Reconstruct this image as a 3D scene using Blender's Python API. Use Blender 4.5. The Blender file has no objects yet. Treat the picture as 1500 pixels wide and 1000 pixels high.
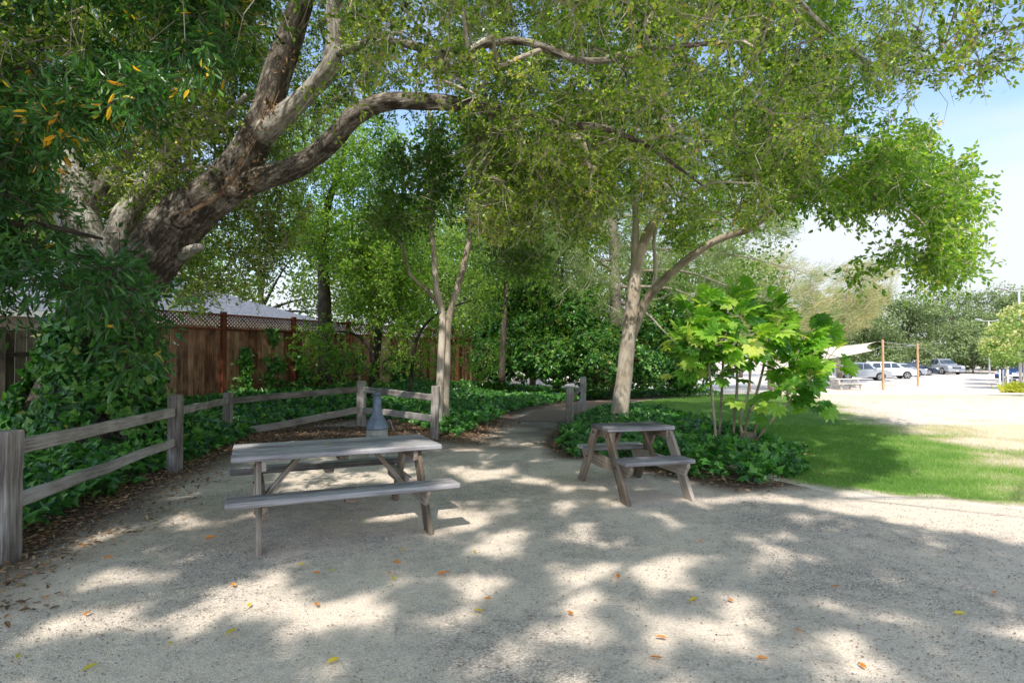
import bpy, math, random
import numpy as np
from mathutils import Vector, Matrix
R = np.random.default_rng(11)
random.seed(7)
F = 878.3; PITCH = 0.020; CAMZ = 1.57
COL = bpy.context.scene.collection
D = bpy.data
SUN = np.array([-.15, -.77, 1.0]); SUN = SUN / np.linalg.norm(SUN)

# ---------------------------------------------------------------- helpers
def at(px, py, d):
    u = (px - 750) / F; v = (500 - py) / F
    c, s = math.cos(PITCH), math.sin(PITCH)
    y = c - v * s; z = s + v * c
    k = d / y
    return np.array([u * k, d, CAMZ + z * k])
def proj(P):
    P = np.atleast_2d(P); c, s = math.cos(PITCH), math.sin(PITCH)
    z = P[:, 2] - CAMZ
    yc = P[:, 1] * c + z * s; zc = -P[:, 1] * s + z * c
    yy = np.where(yc > .2, yc, .2)
    return np.where(yc > .2, 750 + F * P[:, 0] / yy, -9e4), np.where(yc > .2, 500 - F * zc / yy, -9e4), yc
def sstep(t): t = np.clip(t, 0, 1); return t * t * (3 - 2 * t)
def vnoise(x, y, seed=0, z=None):
    x = np.asarray(x, float); y = np.asarray(y, float)
    z = np.zeros_like(x) if z is None else np.asarray(z, float)
    def h(a, b, c):
        n = (a * 374761393 + b * 668265263 + c * 2147483647 + seed * 974634777).astype(np.int64)
        n = (n ^ (n >> 13)) * 1274126177
        n = (n ^ (n >> 16)) & 0xffffff
        return n / float(0xffffff)
    xi = np.floor(x).astype(np.int64); yi = np.floor(y).astype(np.int64); zi = np.floor(z).astype(np.int64)
    fx = sstep(x - xi); fy = sstep(y - yi); fz = sstep(z - zi)
    r = 0
    for dz in (0, 1):
        a = h(xi, yi, zi + dz) * (1 - fx) + h(xi + 1, yi, zi + dz) * fx
        b = h(xi, yi + 1, zi + dz) * (1 - fx) + h(xi + 1, yi + 1, zi + dz) * fx
        r = r + (a * (1 - fy) + b * fy) * (fz if dz else 1 - fz)
    return r
def fbm(x, y, seed=0, z=None, o=3):
    r = 0; a = .5; t = 0
    for i in range(o):
        r = r + a * vnoise(np.asarray(x) * 2 ** i, np.asarray(y) * 2 ** i, seed + i, None if z is None else np.asarray(z) * 2 ** i); t += a; a *= .5
    return r / t
def inpoly(x, y, poly):
    x = np.asarray(x); y = np.asarray(y); r = np.zeros(x.shape, bool); n = len(poly)
    for i in range(n):
        x1, y1 = poly[i]; x2, y2 = poly[(i + 1) % n]
        c = ((y1 > y) != (y2 > y)) & (x < (x2 - x1) * (y - y1) / (y2 - y1 + 1e-12) + x1)
        r ^= c
    return r
def unit(a): return a / (np.linalg.norm(a, axis=-1, keepdims=True) + 1e-9)
def rdir(n): return unit(R.normal(size=(n, 3)))

def props(o, label=None, cat=None, group=None, kind=None):
    if label: o['label'] = label
    if cat: o['category'] = cat
    if group: o['group'] = group
    if kind: o['kind'] = kind
    return o
def empty(name, loc, label, cat, group=None, rz=0, kind=None):
    o = D.objects.new(name, None); COL.objects.link(o)
    o.location = tuple(loc); o.rotation_euler = (0, 0, rz); o.empty_display_size = .2
    return props(o, label, cat, group, kind)

class MB:
    """collects geometry (numpy) and links it as one mesh object"""
    def __init__(s): s.V = []; s.F = []; s.G = []; s.A = []; s.n = 0
    def add(s, V, Fs, g=None, a=None):
        V = np.asarray(V, float).reshape(-1, 3)
        s.V.append(V); s.G.append(V if g is None else np.asarray(g, float).reshape(-1, 3))
        s.A.append(np.full(len(V), .5) if a is None else np.broadcast_to(a, (len(V),)).astype(float))
        for f in Fs: s.F.append(np.asarray(f, np.int64) + s.n)
        s.n += len(V); return s
    def build(s, name, mat, parent=None, smooth=False, bevel=0, world=True):
        V = np.concatenate(s.V)
        if parent is not None and world:
            M = np.array(parent.matrix_basis.inverted()); V = V @ M[:3, :3].T + M[:3, 3]
        me = D.meshes.new(name)
        me.vertices.add(len(V)); me.vertices.foreach_set('co', V.astype(np.float32).ravel())
        lt = np.concatenate([np.full(len(f), f.shape[1]) for f in s.F]); idx = np.concatenate([f.ravel() for f in s.F])
        me.loops.add(len(idx)); me.loops.foreach_set('vertex_index', idx.astype(np.int32))
        me.polygons.add(len(lt)); me.polygons.foreach_set('loop_start', np.concatenate([[0], np.cumsum(lt)[:-1]]).astype(np.int32))
        me.polygons.foreach_set('use_smooth', np.full(len(lt), smooth))
        at_ = me.attributes.new('v', 'FLOAT', 'POINT'); at_.data.foreach_set('value', np.concatenate(s.A).astype(np.float32))
        if any(g is not v for g, v in zip(s.G, s.V)):
            ag = me.attributes.new('g', 'FLOAT_VECTOR', 'POINT'); ag.data.foreach_set('vector', np.concatenate(s.G).astype(np.float32).ravel())
        me.update(calc_edges=True)
        me.materials.append(mat)
        o = D.objects.new(name, me); COL.objects.link(o)
        if parent: o.parent = parent
        if bevel:
            m = o.modifiers.new('b', 'BEVEL'); m.width = bevel; m.segments = 1; m.limit_method = 'ANGLE'
        return o
    # a beam from p to q, w wide (along side), t thick (along up)
    def beam(s, p, q, w, t, up=(0, 0, 1), n=1, rough=0, taper=1.0, a=None):
        p = np.array(p, float); q = np.array(q, float); L = np.linalg.norm(q - p); d = (q - p) / L
        up = np.array(up, float); side = np.cross(d, up)
        if np.linalg.norm(side) < 1e-6: side = np.cross(d, [1, 0, 0])
        side /= np.linalg.norm(side); up = np.cross(side, d)
        V = []; G = []; off = R.uniform(0, 50, 3)
        for i in range(n + 1):
            k = i / n; c = p + d * L * k; sc = 1 + (taper - 1) * k
            j = R.normal(size=2) * rough
            for a1, b1 in ((-1, -1), (1, -1), (1, 1), (-1, 1)):
                ja = R.normal() * rough * .6; jb = R.normal() * rough * .6
                V.append(c + side * (a1 * w / 2 * sc + j[0] + ja) + up * (b1 * t / 2 * sc + j[1] + jb)); G.append([a1 * w / 2, b1 * t / 2, L * k] + off)
        Fq = []
        for i in range(n):
            b = 4 * i
            for e in range(4): Fq.append((b + e, b + (e + 1) % 4, b + 4 + (e + 1) % 4, b + 4 + e))
        Fq.append((3, 2, 1, 0)); b = 4 * n; Fq.append((b, b + 1, b + 2, b + 3))
        return s.add(V, [Fq], G, R.uniform() if a is None else a)
    def box(s, c, sx, sy, sz, rz=0, a=None):
        c = np.array(c, float); d = np.array([math.cos(rz), math.sin(rz), 0])
        return s.beam(c - d * sx / 2, c + d * sx / 2, sy, sz, a=a)
    def tube(s, pts, rad, seg=12, sub=6, rough=0.0, cap=True, a=None, fr=2.0):
        pts = np.array(pts, float); rad = np.array(rad, float)
        if sub > 1 and len(pts) > 2:
            P = np.vstack([2 * pts[0] - pts[1], pts, 2 * pts[-1] - pts[-2]]); O = []; RR = []
            for i in range(len(pts) - 1):
                for k in range(sub):
                    t = k / sub; p0, p1, p2, p3 = P[i:i + 4]
                    O.append(.5 * ((2 * p1) + (-p0 + p2) * t + (2 * p0 - 5 * p1 + 4 * p2 - p3) * t * t + (-p0 + 3 * p1 - 3 * p2 + p3) * t ** 3)); RR.append(rad[i] * (1 - t) + rad[i + 1] * t)
            O.append(pts[-1]); RR.append(rad[-1]); pts = np.array(O); rad = np.array(RR)
        n = len(pts); T = unit(np.gradient(pts, axis=0)); ref = np.array([1., 0, 0]) if abs(T[0][0]) < .8 else np.array([0, 1., 0])
        th = np.linspace(0, 2 * math.pi, seg, endpoint=False); V = []; G = []; L = 0; off = R.uniform(0, 30, 3)
        for i in range(n):
            if i: L += np.linalg.norm(pts[i] - pts[i - 1])
            ref = ref - T[i] * ref.dot(T[i]); ref /= np.linalg.norm(ref); b = np.cross(T[i], ref)
            r = rad[i]
            nz = 1 + rough * (vnoise(np.cos(th) * fr + off[0], np.sin(th) * fr + off[1], 3, np.full(seg, L * 2.2)) - .5) * 2
            rr = (r * nz)[:, None]
            V.append(pts[i] + rr * (np.cos(th)[:, None] * ref + np.sin(th)[:, None] * b))
            G.append(np.stack([np.cos(th) * r, np.sin(th) * r, np.full(seg, L)], 1) + off)
        Fq = []
        i = np.arange(n - 1)[:, None] * seg; j = np.arange(seg)[None]; j2 = (j + 1) % seg
        Fq = np.stack([i + j, i + j2, i + seg + j2, i + seg + j], -1).reshape(-1, 4)
        Fs = [Fq]
        if cap: Fs += [np.arange(seg)[::-1][None], (np.arange(seg) + (n - 1) * seg)[None]]
        return s.add(np.concatenate(V), Fs, np.concatenate(G), R.uniform() if a is None else a)
    def lathe(s, c, prof, seg=20, a=None):
        th = np.linspace(0, 2 * math.pi, seg, endpoint=False); V = []
        for r, z in prof: V.append(np.stack([c[0] + r * np.cos(th), c[1] + r * np.sin(th), np.full(seg, c[2] + z)], 1))
        n = len(prof); i = np.arange(n - 1)[:, None] * seg; j = np.arange(seg)[None]; j2 = (j + 1) % seg
        return s.add(np.concatenate(V), [np.stack([i + j, i + j2, i + seg + j2, i + seg + j], -1).reshape(-1, 4), np.arange(seg)[::-1][None], (np.arange(seg) + (n - 1) * seg)[None]], a=a)
    def edges(s, A, B, ra, rb, seg=4):
        A = np.asarray(A); B = np.asarray(B); n = len(A)
        if not n: return s
        d = unit(B - A); ref = np.where(np.abs(d[:, 2:3]) < .9, np.array([[0, 0, 1.]]), np.array([[1., 0, 0]]))
        u = unit(np.cross(d, ref)); w = np.cross(d, u)
        th = np.arange(seg) * 2 * math.pi / seg
        ring = np.cos(th)[None, :, None] * u[:, None] + np.sin(th)[None, :, None] * w[:, None]
        ra = np.broadcast_to(ra, n)[:, None, None]; rb = np.broadcast_to(rb, n)[:, None, None]
        V = np.concatenate([A[:, None] + ring * ra, B[:, None] + ring * rb], 1)
        b = np.arange(n)[:, None, None] * 2 * seg; j = np.arange(seg)
        f = np.stack([j, (j + 1) % seg, seg + (j + 1) % seg, seg + j], -1)[None]
        V2 = V.reshape(-1, 3)
        return s.add(V2, [(b + f).reshape(-1, 4)], V2 * 1.0, np.repeat(R.uniform(size=n), 2 * seg))
    def leaves(s, P, Dr, N, size, tpl, v=None, wid=1.0):
        n = len(P)
        if not n: return s
        Dr = unit(Dr); N = N - Dr * (N * Dr).sum(1, keepdims=True); N = unit(N); B = np.cross(N, Dr)
        tv, tf = tpl; tv = np.array(tv, float); m = len(tv)
        size = np.broadcast_to(size, n)[:, None, None]
        V = P[:, None] + size * (tv[None, :, 0:1] * Dr[:, None] + wid * tv[None, :, 1:2] * B[:, None] + tv[None, :, 2:3] * N[:, None])
        b = (np.arange(n) * m)[:, None, None]
        Fs = [(b + np.array(f)[None]).reshape(-1, np.array(f).shape[1]) for f in tf]
        v = R.uniform(size=n) if v is None else v
        V2 = V.reshape(-1, 3)
        s.V.append(V2); s.G.append(V2); s.A.append(np.repeat(v, m))
        for f in Fs: s.F.append(f + s.n)
        s.n += len(V2); return s

SMALL = ([(0, 0, 0), (.5, .3, .07), (1, 0, 0), (.5, -.3, .07)], [[(0, 2, 1), (0, 3, 2)]])
OVAL = ([(0, 0, 0), (.3, .25, .07), (.72, .2, .04), (1, 0, -.08), (.72, -.2, .04), (.3, -.25, .07)], [[(0, 3, 2, 1), (0, 5, 4, 3)]])
LANCE = ([(0, 0, 0), (.3, .125, .03), (.7, .105, .0), (1, 0, -.12), (.7, -.105, .0), (.3, -.125, .03)], [[(0, 3, 2, 1), (0, 5, 4, 3)]])
IVY = ([(0, 0, 0), (-.12, .3, .0), (.2, .52, -.04), (.4, .27, .05), (.95, 0, -.1), (.4, -.27, .05), (.2, -.52, -.04), (-.12, -.3, 0)], [[(0, 4, 3, 2, 1), (0, 7, 6, 5, 4)]])
NEEDLE = ([(0, .02, 0), (0, -.02, 0), (1, 0, 0)], [[(0, 1, 2)]])
BLADE = ([(0, .05, 0), (0, -.05, 0), (1, 0, .12)], [[(0, 1, 2)]])
def _fatsia():
    V = []; Q = []
    for k, a in enumerate(np.radians([-128, -92, -60, -30, 0, 30, 60, 92, 128])):
        L = .62 + .38 * math.cos(a * .62) - (.08 if abs(a) > 1.9 else 0); c, s_ = math.cos(a), math.sin(a)
        for x, y in ((0, 0), (.30, .11), (.66, .19), (1, 0), (.66, -.19), (.30, -.11)):
            X = x * L; V.append((X * c - y * s_, X * s_ + y * c, -.20 * X * X + abs(y) * .25 + .004 * k))
        b = k * 6; Q += [(b, b + 3, b + 2, b + 1), (b, b + 5, b + 4, b + 3)]
    return (V, [Q])
FATSIA = _fatsia()

# ---------------------------------------------------------------- materials
def newmat(name):
    m = D.materials.new(name); m.use_nodes = True; nt = m.node_tree; nt.nodes.clear()
    out = nt.nodes.new('ShaderNodeOutputMaterial'); return m, nt, out
def nd(nt, t, **k):
    n = nt.nodes.new(t)
    for a, b in k.items():
        if a in n.inputs and not hasattr(n, a): n.inputs[a].default_value = b
        else: setattr(n, a, b)
    return n
def ramp(nt, cols, inp, interp='LINEAR'):
    r = nt.nodes.new('ShaderNodeValToRGB'); cr = r.color_ramp; cr.interpolation = interp
    while len(cr.elements) < len(cols): cr.elements.new(.5)
    for e, (p, c) in zip(cr.elements, cols): e.position = p; e.color = (*c, 1)
    nt.links.new(inp, r.inputs[0]); return r.outputs[0]
def leafmat(name, cols, trans=.35, rough=.45, tint=(1.12, 1.15, .45), spec=.5):
    m, nt, out = newmat(name); at_ = nd(nt, 'ShaderNodeAttribute', attribute_name='v')
    c = ramp(nt, cols, at_.outputs['Fac'])
    p = nt.nodes.new('ShaderNodeBsdfPrincipled'); p.inputs['Roughness'].default_value = rough; p.inputs['Specular IOR Level'].default_value = spec
    t = nt.nodes.new('ShaderNodeBsdfTranslucent'); mx = nt.nodes.new('ShaderNodeMixShader'); mx.inputs[0].default_value = trans
    ml = nt.nodes.new('ShaderNodeMixRGB'); ml.blend_type = 'MULTIPLY'; ml.inputs[0].default_value = 1; ml.inputs[2].default_value = (tint[0] * 1.95, tint[1] * 1.95, tint[2] * 1.95, 1)
    L = nt.links.new
    L(c, p.inputs['Base Color']); L(c, ml.inputs[1]); L(ml.outputs[0], t.inputs['Color']); L(p.outputs[0], mx.inputs[1]); L(t.outputs[0], mx.inputs[2]); L(mx.outputs[0], out.inputs[0])
    return m
def grain(name, cols, scale=(30, 30, 3), bump=.5, rough=.8, fine=None, dist=.01, knots=False, vw=.3):
    cols = [(.5 + (p_ - .5) * .62, c_) for p_, c_ in cols]
    """wood or bark: noise stretched along the third axis of attribute g"""
    m, nt, out = newmat(name); L = nt.links.new
    g = nd(nt, 'ShaderNodeAttribute', attribute_name='g'); v = nd(nt, 'ShaderNodeAttribute', attribute_name='v')
    mp = nt.nodes.new('ShaderNodeMapping'); mp.inputs['Scale'].default_value = scale; L(g.outputs['Vector'], mp.inputs[0])
    n1 = nt.nodes.new('ShaderNodeTexNoise'); n1.inputs['Scale'].default_value = 1; n1.inputs['Detail'].default_value = 8; n1.inputs['Roughness'].default_value = .75; L(mp.outputs[0], n1.inputs[0])
    n2 = nt.nodes.new('ShaderNodeTexNoise'); n2.inputs['Scale'].default_value = 3.0; n2.inputs['Detail'].default_value = 3; L(g.outputs['Vector'], n2.inputs[0])
    a = nt.nodes.new('ShaderNodeMath'); a.operation = 'MULTIPLY_ADD'; L(n2.outputs[0], a.inputs[0]); a.inputs[1].default_value = .55; 
    b = nt.nodes.new('ShaderNodeMath'); b.operation = 'MULTIPLY_ADD'; L(v.outputs['Fac'], b.inputs[0]); b.inputs[1].default_value = vw; b.inputs[2].default_value = -.275 - vw / 2; L(b.outputs[0], a.inputs[2])
    c = nt.nodes.new('ShaderNodeMath'); c.operation = 'ADD'; L(a.outputs[0], c.inputs[0]); L(n1.outputs[0], c.inputs[1])
    col = ramp(nt, cols, c.outputs[0])
    if knots:
        vo = nt.nodes.new('ShaderNodeTexVoronoi'); vo.inputs['Scale'].default_value = 1; mk = nt.nodes.new('ShaderNodeMapping'); mk.inputs['Scale'].default_value = (9, 9, 3.2); L(g.outputs['Vector'], mk.inputs[0]); L(mk.outputs[0], vo.inputs['Vector'])
        kr = ramp(nt, [(0, (.25, .2, .17)), (.10, (.4, .3, .25)), (.17, (1, 1, 1))], vo.outputs['Distance'])
        mm = nt.nodes.new('ShaderNodeMixRGB'); mm.blend_type = 'MULTIPLY'; mm.inputs[0].default_value = 1; L(col, mm.inputs[1]); L(kr, mm.inputs[2]); col = mm.outputs[0]
    p = nt.nodes.new('ShaderNodeBsdfPrincipled'); p.inputs['Roughness'].default_value = rough; p.inputs['Specular IOR Level'].default_value = .25
    bp = nt.nodes.new('ShaderNodeBump'); bp.inputs['Strength'].default_value = bump; bp.inputs['Distance'].default_value = dist
    L(n1.outputs[0], bp.inputs['Height']); L(bp.outputs[0], p.inputs['Normal']); L(col, p.inputs['Base Color']); L(p.outputs[0], out.inputs[0])
    return m
def plain(name, col, rough=.5, metal=0, var=.15, scale=20, bump=0, spec=.5):
    m, nt, out = newmat(name); L = nt.links.new
    tc = nt.nodes.new('ShaderNodeTexCoord'); n = nt.nodes.new('ShaderNodeTexNoise'); n.inputs['Scale'].default_value = scale; n.inputs['Detail'].default_value = 5; L(tc.outputs['Object'], n.inputs[0])
    c = ramp(nt, [(.3, tuple(x * (1 - var) for x in col)), (.7, tuple(min(1, x * (1 + var)) for x in col))], n.outputs[0])
    p = nt.nodes.new('ShaderNodeBsdfPrincipled'); p.inputs['Roughness'].default_value = rough; p.inputs['Metallic'].default_value = metal; p.inputs['Specular IOR Level'].default_value = spec
    L(c, p.inputs['Base Color']); L(p.outputs[0], out.inputs[0])
    if bump:
        b = nt.nodes.new('ShaderNodeBump'); b.inputs['Strength'].default_value = bump; b.inputs['Distance'].default_value = .01; L(n.outputs[0], b.inputs['Height']); L(b.outputs[0], p.inputs['Normal'])
    return m

M = {}
M['oak_leaf'] = leafmat('oak leaves', [(0, (.03, .055, .015)), (.25, (.08, .15, .03)), (.5, (.22, .33, .05)), (.78, (.42, .52, .10)), (.93, (.60, .60, .26)), (1, (.58, .36, .17))], .55, .30)  # dark-to-bright range puts leaf glints and deep shade into the colour
M['bay_leaf'] = leafmat('bay leaves', [(0, (.02, .07, .02)), (.5, (.045, .14, .03)), (.85, (.09, .22, .045)), (.93, (.16, .32, .06)), (.95, (.75, .33, .02)), (1, (.8, .5, .04))], .33, .33)
M['myrtle_leaf'] = leafmat('shade tree leaves', [(0, (.04, .10, .025)), (.6, (.11, .22, .045)), (1, (.26, .40, .08))], .45, .36)
M['privet_leaf'] = leafmat('glossy tree leaves', [(0, (.06, .13, .025)), (.5, (.15, .27, .04)), (.85, (.32, .46, .07)), (.95, (.50, .56, .12)), (1, (.68, .52, .30))], .56, .33)
M['locust_leaf'] = leafmat('locust leaves', [(0, (.06, .13, .02)), (.5, (.16, .29, .04)), (.85, (.32, .46, .08)), (1, (.50, .55, .14))], .5, .45)
M['ivy'] = leafmat('ivy leaves', [(0, (.015, .07, .018)), (.45, (.06, .20, .035)), (.8, (.15, .35, .07)), (.965, (.28, .47, .12)), (1, (.45, .32, .12))], .3, .30)
M['fatsia'] = leafmat('fatsia leaves', [(0, (.05, .16, .02)), (.45, (.17, .36, .045)), (.85, (.36, .54, .09)), (1, (.60, .62, .18))], .42, .25)
M['pine'] = leafmat('pine needles', [(0, (.08, .13, .05)), (.5, (.19, .26, .09)), (.85, (.32, .38, .14)), (1, (.46, .36, .22))], .35, .5, tint=(1, 1.1, .6))
M['feather'] = leafmat('feathery foliage', [(0, (.10, .16, .06)), (.4, (.22, .28, .11)), (.7, (.42, .38, .19)), (1, (.60, .46, .30))], .35, .6, tint=(1, 1, .6))
M['far_leaf'] = leafmat('distant leaves', [(0, (.08, .115, .045)), (.5, (.19, .25, .10)), (1, (.38, .43, .19))], .3, .6, tint=(1, 1.1, .6))
M['mid_leaf'] = leafmat('background leaves', [(0, (.06, .11, .025)), (.5, (.15, .24, .055)), (1, (.34, .42, .12))], .45, .6, tint=(1.1, 1.1, .55))
M['blossom_leaf'] = leafmat('pale blossoming leaves', [(0, (.12, .20, .05)), (.45, (.26, .38, .10)), (.6, (.55, .5, .22)), (1, (.75, .62, .48))], .4, .6, tint=(1, 1.1, .6))
M['grass'] = leafmat('grass blades', [(0, (.09, .21, .03)), (.35, (.20, .36, .06)), (.55, (.38, .45, .15)), (.7, (.56, .48, .34)), (1, (.76, .64, .54))], .35, .6, tint=(1, 1.1, .6))
M['litter'] = leafmat('fallen leaves', [(0, (.10, .055, .03)), (.4, (.22, .13, .07)), (.75, (.36, .24, .14)), (.9, (.45, .34, .22)), (1, (.42, .17, .05))], .15, .7, tint=(1, .9, .6))
M['orange_leaf'] = leafmat('orange leaf', [(0, (.62, .22, .03)), (1, (.68, .27, .04))], .2, .5, tint=(1, .9, .4))
M['yellow_leaf'] = leafmat('yellow leaf', [(0, (.68, .50, .03)), (1, (.60, .52, .08))], .2, .5, tint=(1, .9, .4))
M['oak_bark'] = grain('oak bark', [(.2, (.08, .065, .052)), (.4, (.28, .24, .20)), (.58, (.52, .475, .42)), (.8, (.74, .71, .66))], (24, 24, 8), 1.0, .9, dist=.05)
M['smooth_bark'] = grain('smooth bark', [(.2, (.30, .24, .18)), (.5, (.52, .44, .35)), (.8, (.66, .58, .49))], (12, 12, 3), .5, .8, dist=.008)
M['twig'] = grain('twigs', [(.2, (.22, .18, .14)), (.6, (.45, .39, .33)), (.9, (.6, .55, .48))], (20, 20, 20), .1)
M['dark_bark'] = grain('dark bark', [(.2, (.03, .024, .02)), (.6, (.09, .07, .055)), (.9, (.17, .14, .11))], (20, 20, 4), .8, .9, dist=.02)
M['grey_wood'] = grain('weathered wood', [(.18, (.12, .10, .085)), (.42, (.25, .22, .195)), (.6, (.36, .325, .295)), (.85, (.50, .47, .44))], (55, 55, 2.2), .8, .85, dist=.006)
M['table_wood'] = grain('picnic table wood', [(.18, (.095, .083, .085)), (.42, (.205, .188, .192)), (.6, (.31, .29, .30)), (.85, (.46, .445, .45))], (60, 60, 2.0), .8, .8, dist=.005)
M['leg_wood'] = grain('brown table timber', [(.18, (.11, .08, .055)), (.45, (.24, .185, .14)), (.65, (.35, .29, .235)), (.85, (.46, .41, .35))], (50, 50, 2.0), .7, .85, dist=.005)
M['redwood'] = grain('redwood boards', [(.18, (.13, .055, .03)), (.45, (.32, .16, .09)), (.65, (.45, .25, .15)), (.9, (.56, .37, .25))], (40, 40, 1.6), .5, .8, dist=.004, knots=True, vw=.4)
M['redpost'] = grain('stained red timber', [(.2, (.12, .032, .016)), (.6, (.22, .065, .033)), (.9, (.30, .10, .05))], (40, 40, 1.6), .4, .7, dist=.003)
M['old_board'] = grain('old fence boards', [(.2, (.06, .045, .035)), (.5, (.15, .12, .095)), (.85, (.26, .22, .18))], (40, 40, 1.6), .5, .9, dist=.004)
M['post_wood'] = grain('sail post timber', [(.2, (.40, .25, .13)), (.6, (.54, .36, .20)), (.9, (.64, .46, .28))], (30, 30, 1.6), .3)
M['stem'] = grain('shrub stems', [(.2, (.20, .16, .11)), (.6, (.34, .28, .2)), (.9, (.45, .38, .3))], (20, 20, 8), .4)
M['stove_metal'] = plain('blue grey metal', (.17, .21, .27), .45, .3, .25, 14)
M['stove_body'] = plain('pale stove body', (.36, .34, .31), .7, 0, .2, 12, .3)
M['wall'] = plain('house wall', (.62, .58, .50), .8)
M['white'] = plain('white paint', (.8, .8, .78), .6, 0, .05)
M['roof'] = plain('roof shingles', (.15, .16, .185), .8, 0, .4, 9, .5)
M['sail'] = leafmat('sail cloth', [(0, (.82, .76, .66)), (1, (.82, .76, .66))], .4, .8, tint=(.5, .47, .4))
M['glass'] = plain('dark glass', (.05, .07, .09), .08, 0, .1, 3)
M['tyre'] = plain('tyre rubber', (.02, .02, .02), .8)
M['rim'] = plain('wheel alloy', (.55, .55, .57), .35, .8, .05)
M['silver'] = plain('silver car paint', (.42, .45, .49), .3, .4, .03)
M['whitecar'] = plain('white car paint', (.85, .85, .85), .25, 0, .03)
M['bluecar'] = plain('blue car paint', (.03, .08, .28), .25, .2, .05)
M['navycar'] = plain('dark car paint', (.03, .045, .08), .25, .2, .05)
M['lamp'] = plain('headlamp', (.8, .8, .8), .15)
M['pole'] = plain('grey pole', (.5, .5, .5), .5, .3)
M['rust'] = plain('rusty bolt', (.10, .05, .03), .7)
M['rope'] = plain('wire rope', (.3, .3, .3), .6)
M['bleached'] = plain('bleached table boards', (.62, .6, .56), .8)
M['pebble'] = leafmat('pebbles', [(0, (.20, .17, .14)), (.5, (.42, .37, .31)), (1, (.72, .66, .58))], 0, .9)

def groundmat():
    m, nt, out = newmat('sandy gravel ground'); L = nt.links.new
    tc = nt.nodes.new('ShaderNodeTexCoord'); P = tc.outputs['Object']
    def noise(s, d=4, r=.6):
        n = nt.nodes.new('ShaderNodeTexNoise'); n.inputs['Scale'].default_value = s; n.inputs['Detail'].default_value = d; n.inputs['Roughness'].default_value = r; L(P, n.inputs[0]); return n.outputs[0]
    big = noise(.55, 5, .6); fine = noise(60, 4, .8); med = noise(7, 5, .7)
    vo = nt.nodes.new('ShaderNodeTexVoronoi'); vo.inputs['Scale'].default_value = 110; L(P, vo.inputs['Vector'])
    sep = nt.nodes.new('ShaderNodeSeparateColor'); L(vo.outputs['Color'], sep.inputs[0])
    sand = ramp(nt, [(.30, (.52, .405, .31)), (.5, (.78, .66, .54)), (.70, (.93, .83, .71))], fine)
    grav = ramp(nt, [(0, (.16, .13, .11)), (.5, (.46, .39, .335)), (.85, (.70, .61, .53)), (1, (.88, .82, .75))], sep.outputs[0])
    # grey gravel patches over pale sand
    ad = nt.nodes.new('ShaderNodeMath'); ad.operation = 'MULTIPLY_ADD'; L(med, ad.inputs[0]); ad.inputs[1].default_value = .5; L(big, ad.inputs[2])
    fac = ramp(nt, [(.69, (0, 0, 0)), (.88, (.9, .9, .9))], ad.outputs[0])
    mx = nt.nodes.new('ShaderNodeMixRGB'); L(fac, mx.inputs[0]); L(sand, mx.inputs[1]); L(grav, mx.inputs[2])
    v = nd(nt, 'ShaderNodeAttribute', attribute_name='v')     # v: brown soil
    soil = ramp(nt, [(.3, (.06, .042, .03)), (.6, (.15, .105, .075)), (.8, (.24, .17, .12))], med)
    mv = nt.nodes.new('ShaderNodeMath'); mv.operation = 'MULTIPLY_ADD'; L(fine, mv.inputs[0]); mv.inputs[1].default_value = .5
    sb = nt.nodes.new('ShaderNodeMath'); sb.operation = 'SUBTRACT'; L(v.outputs['Fac'], sb.inputs[0]); sb.inputs[1].default_value = .25; L(sb.outputs[0], mv.inputs[2])
    sf = ramp(nt, [(.12, (0, 0, 0)), (.75, (1, 1, 1))], mv.outputs[0])
    m2 = nt.nodes.new('ShaderNodeMixRGB'); L(sf, m2.inputs[0]); L(mx.outputs[0], m2.inputs[1]); L(soil, m2.inputs[2])
    p = nt.nodes.new('ShaderNodeBsdfPrincipled'); p.inputs['Roughness'].default_value = .95; p.inputs['Specular IOR Level'].default_value = .15
    h = nt.nodes.new('ShaderNodeMath'); h.operation = 'MULTIPLY_ADD'; L(fine, h.inputs[0]); h.inputs[1].default_value = .6; hh = nt.nodes.new('ShaderNodeMath'); hh.operation = 'MULTIPLY_ADD'; L(med, hh.inputs[0]); hh.inputs[1].default_value = 3.5; L(vo.outputs['Distance'], hh.inputs[2]); L(hh.outputs[0], h.inputs[2])
    bp = nt.nodes.new('ShaderNodeBump'); bp.inputs['Strength'].default_value = .55; bp.inputs['Distance'].default_value = .012; L(h.outputs[0], bp.inputs['Height'])
    L(m2.outputs[0], p.inputs['Base Color']); L(bp.outputs[0], p.inputs['Normal']); L(p.outputs[0], out.inputs[0]); return m
M['ground'] = groundmat()
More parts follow.
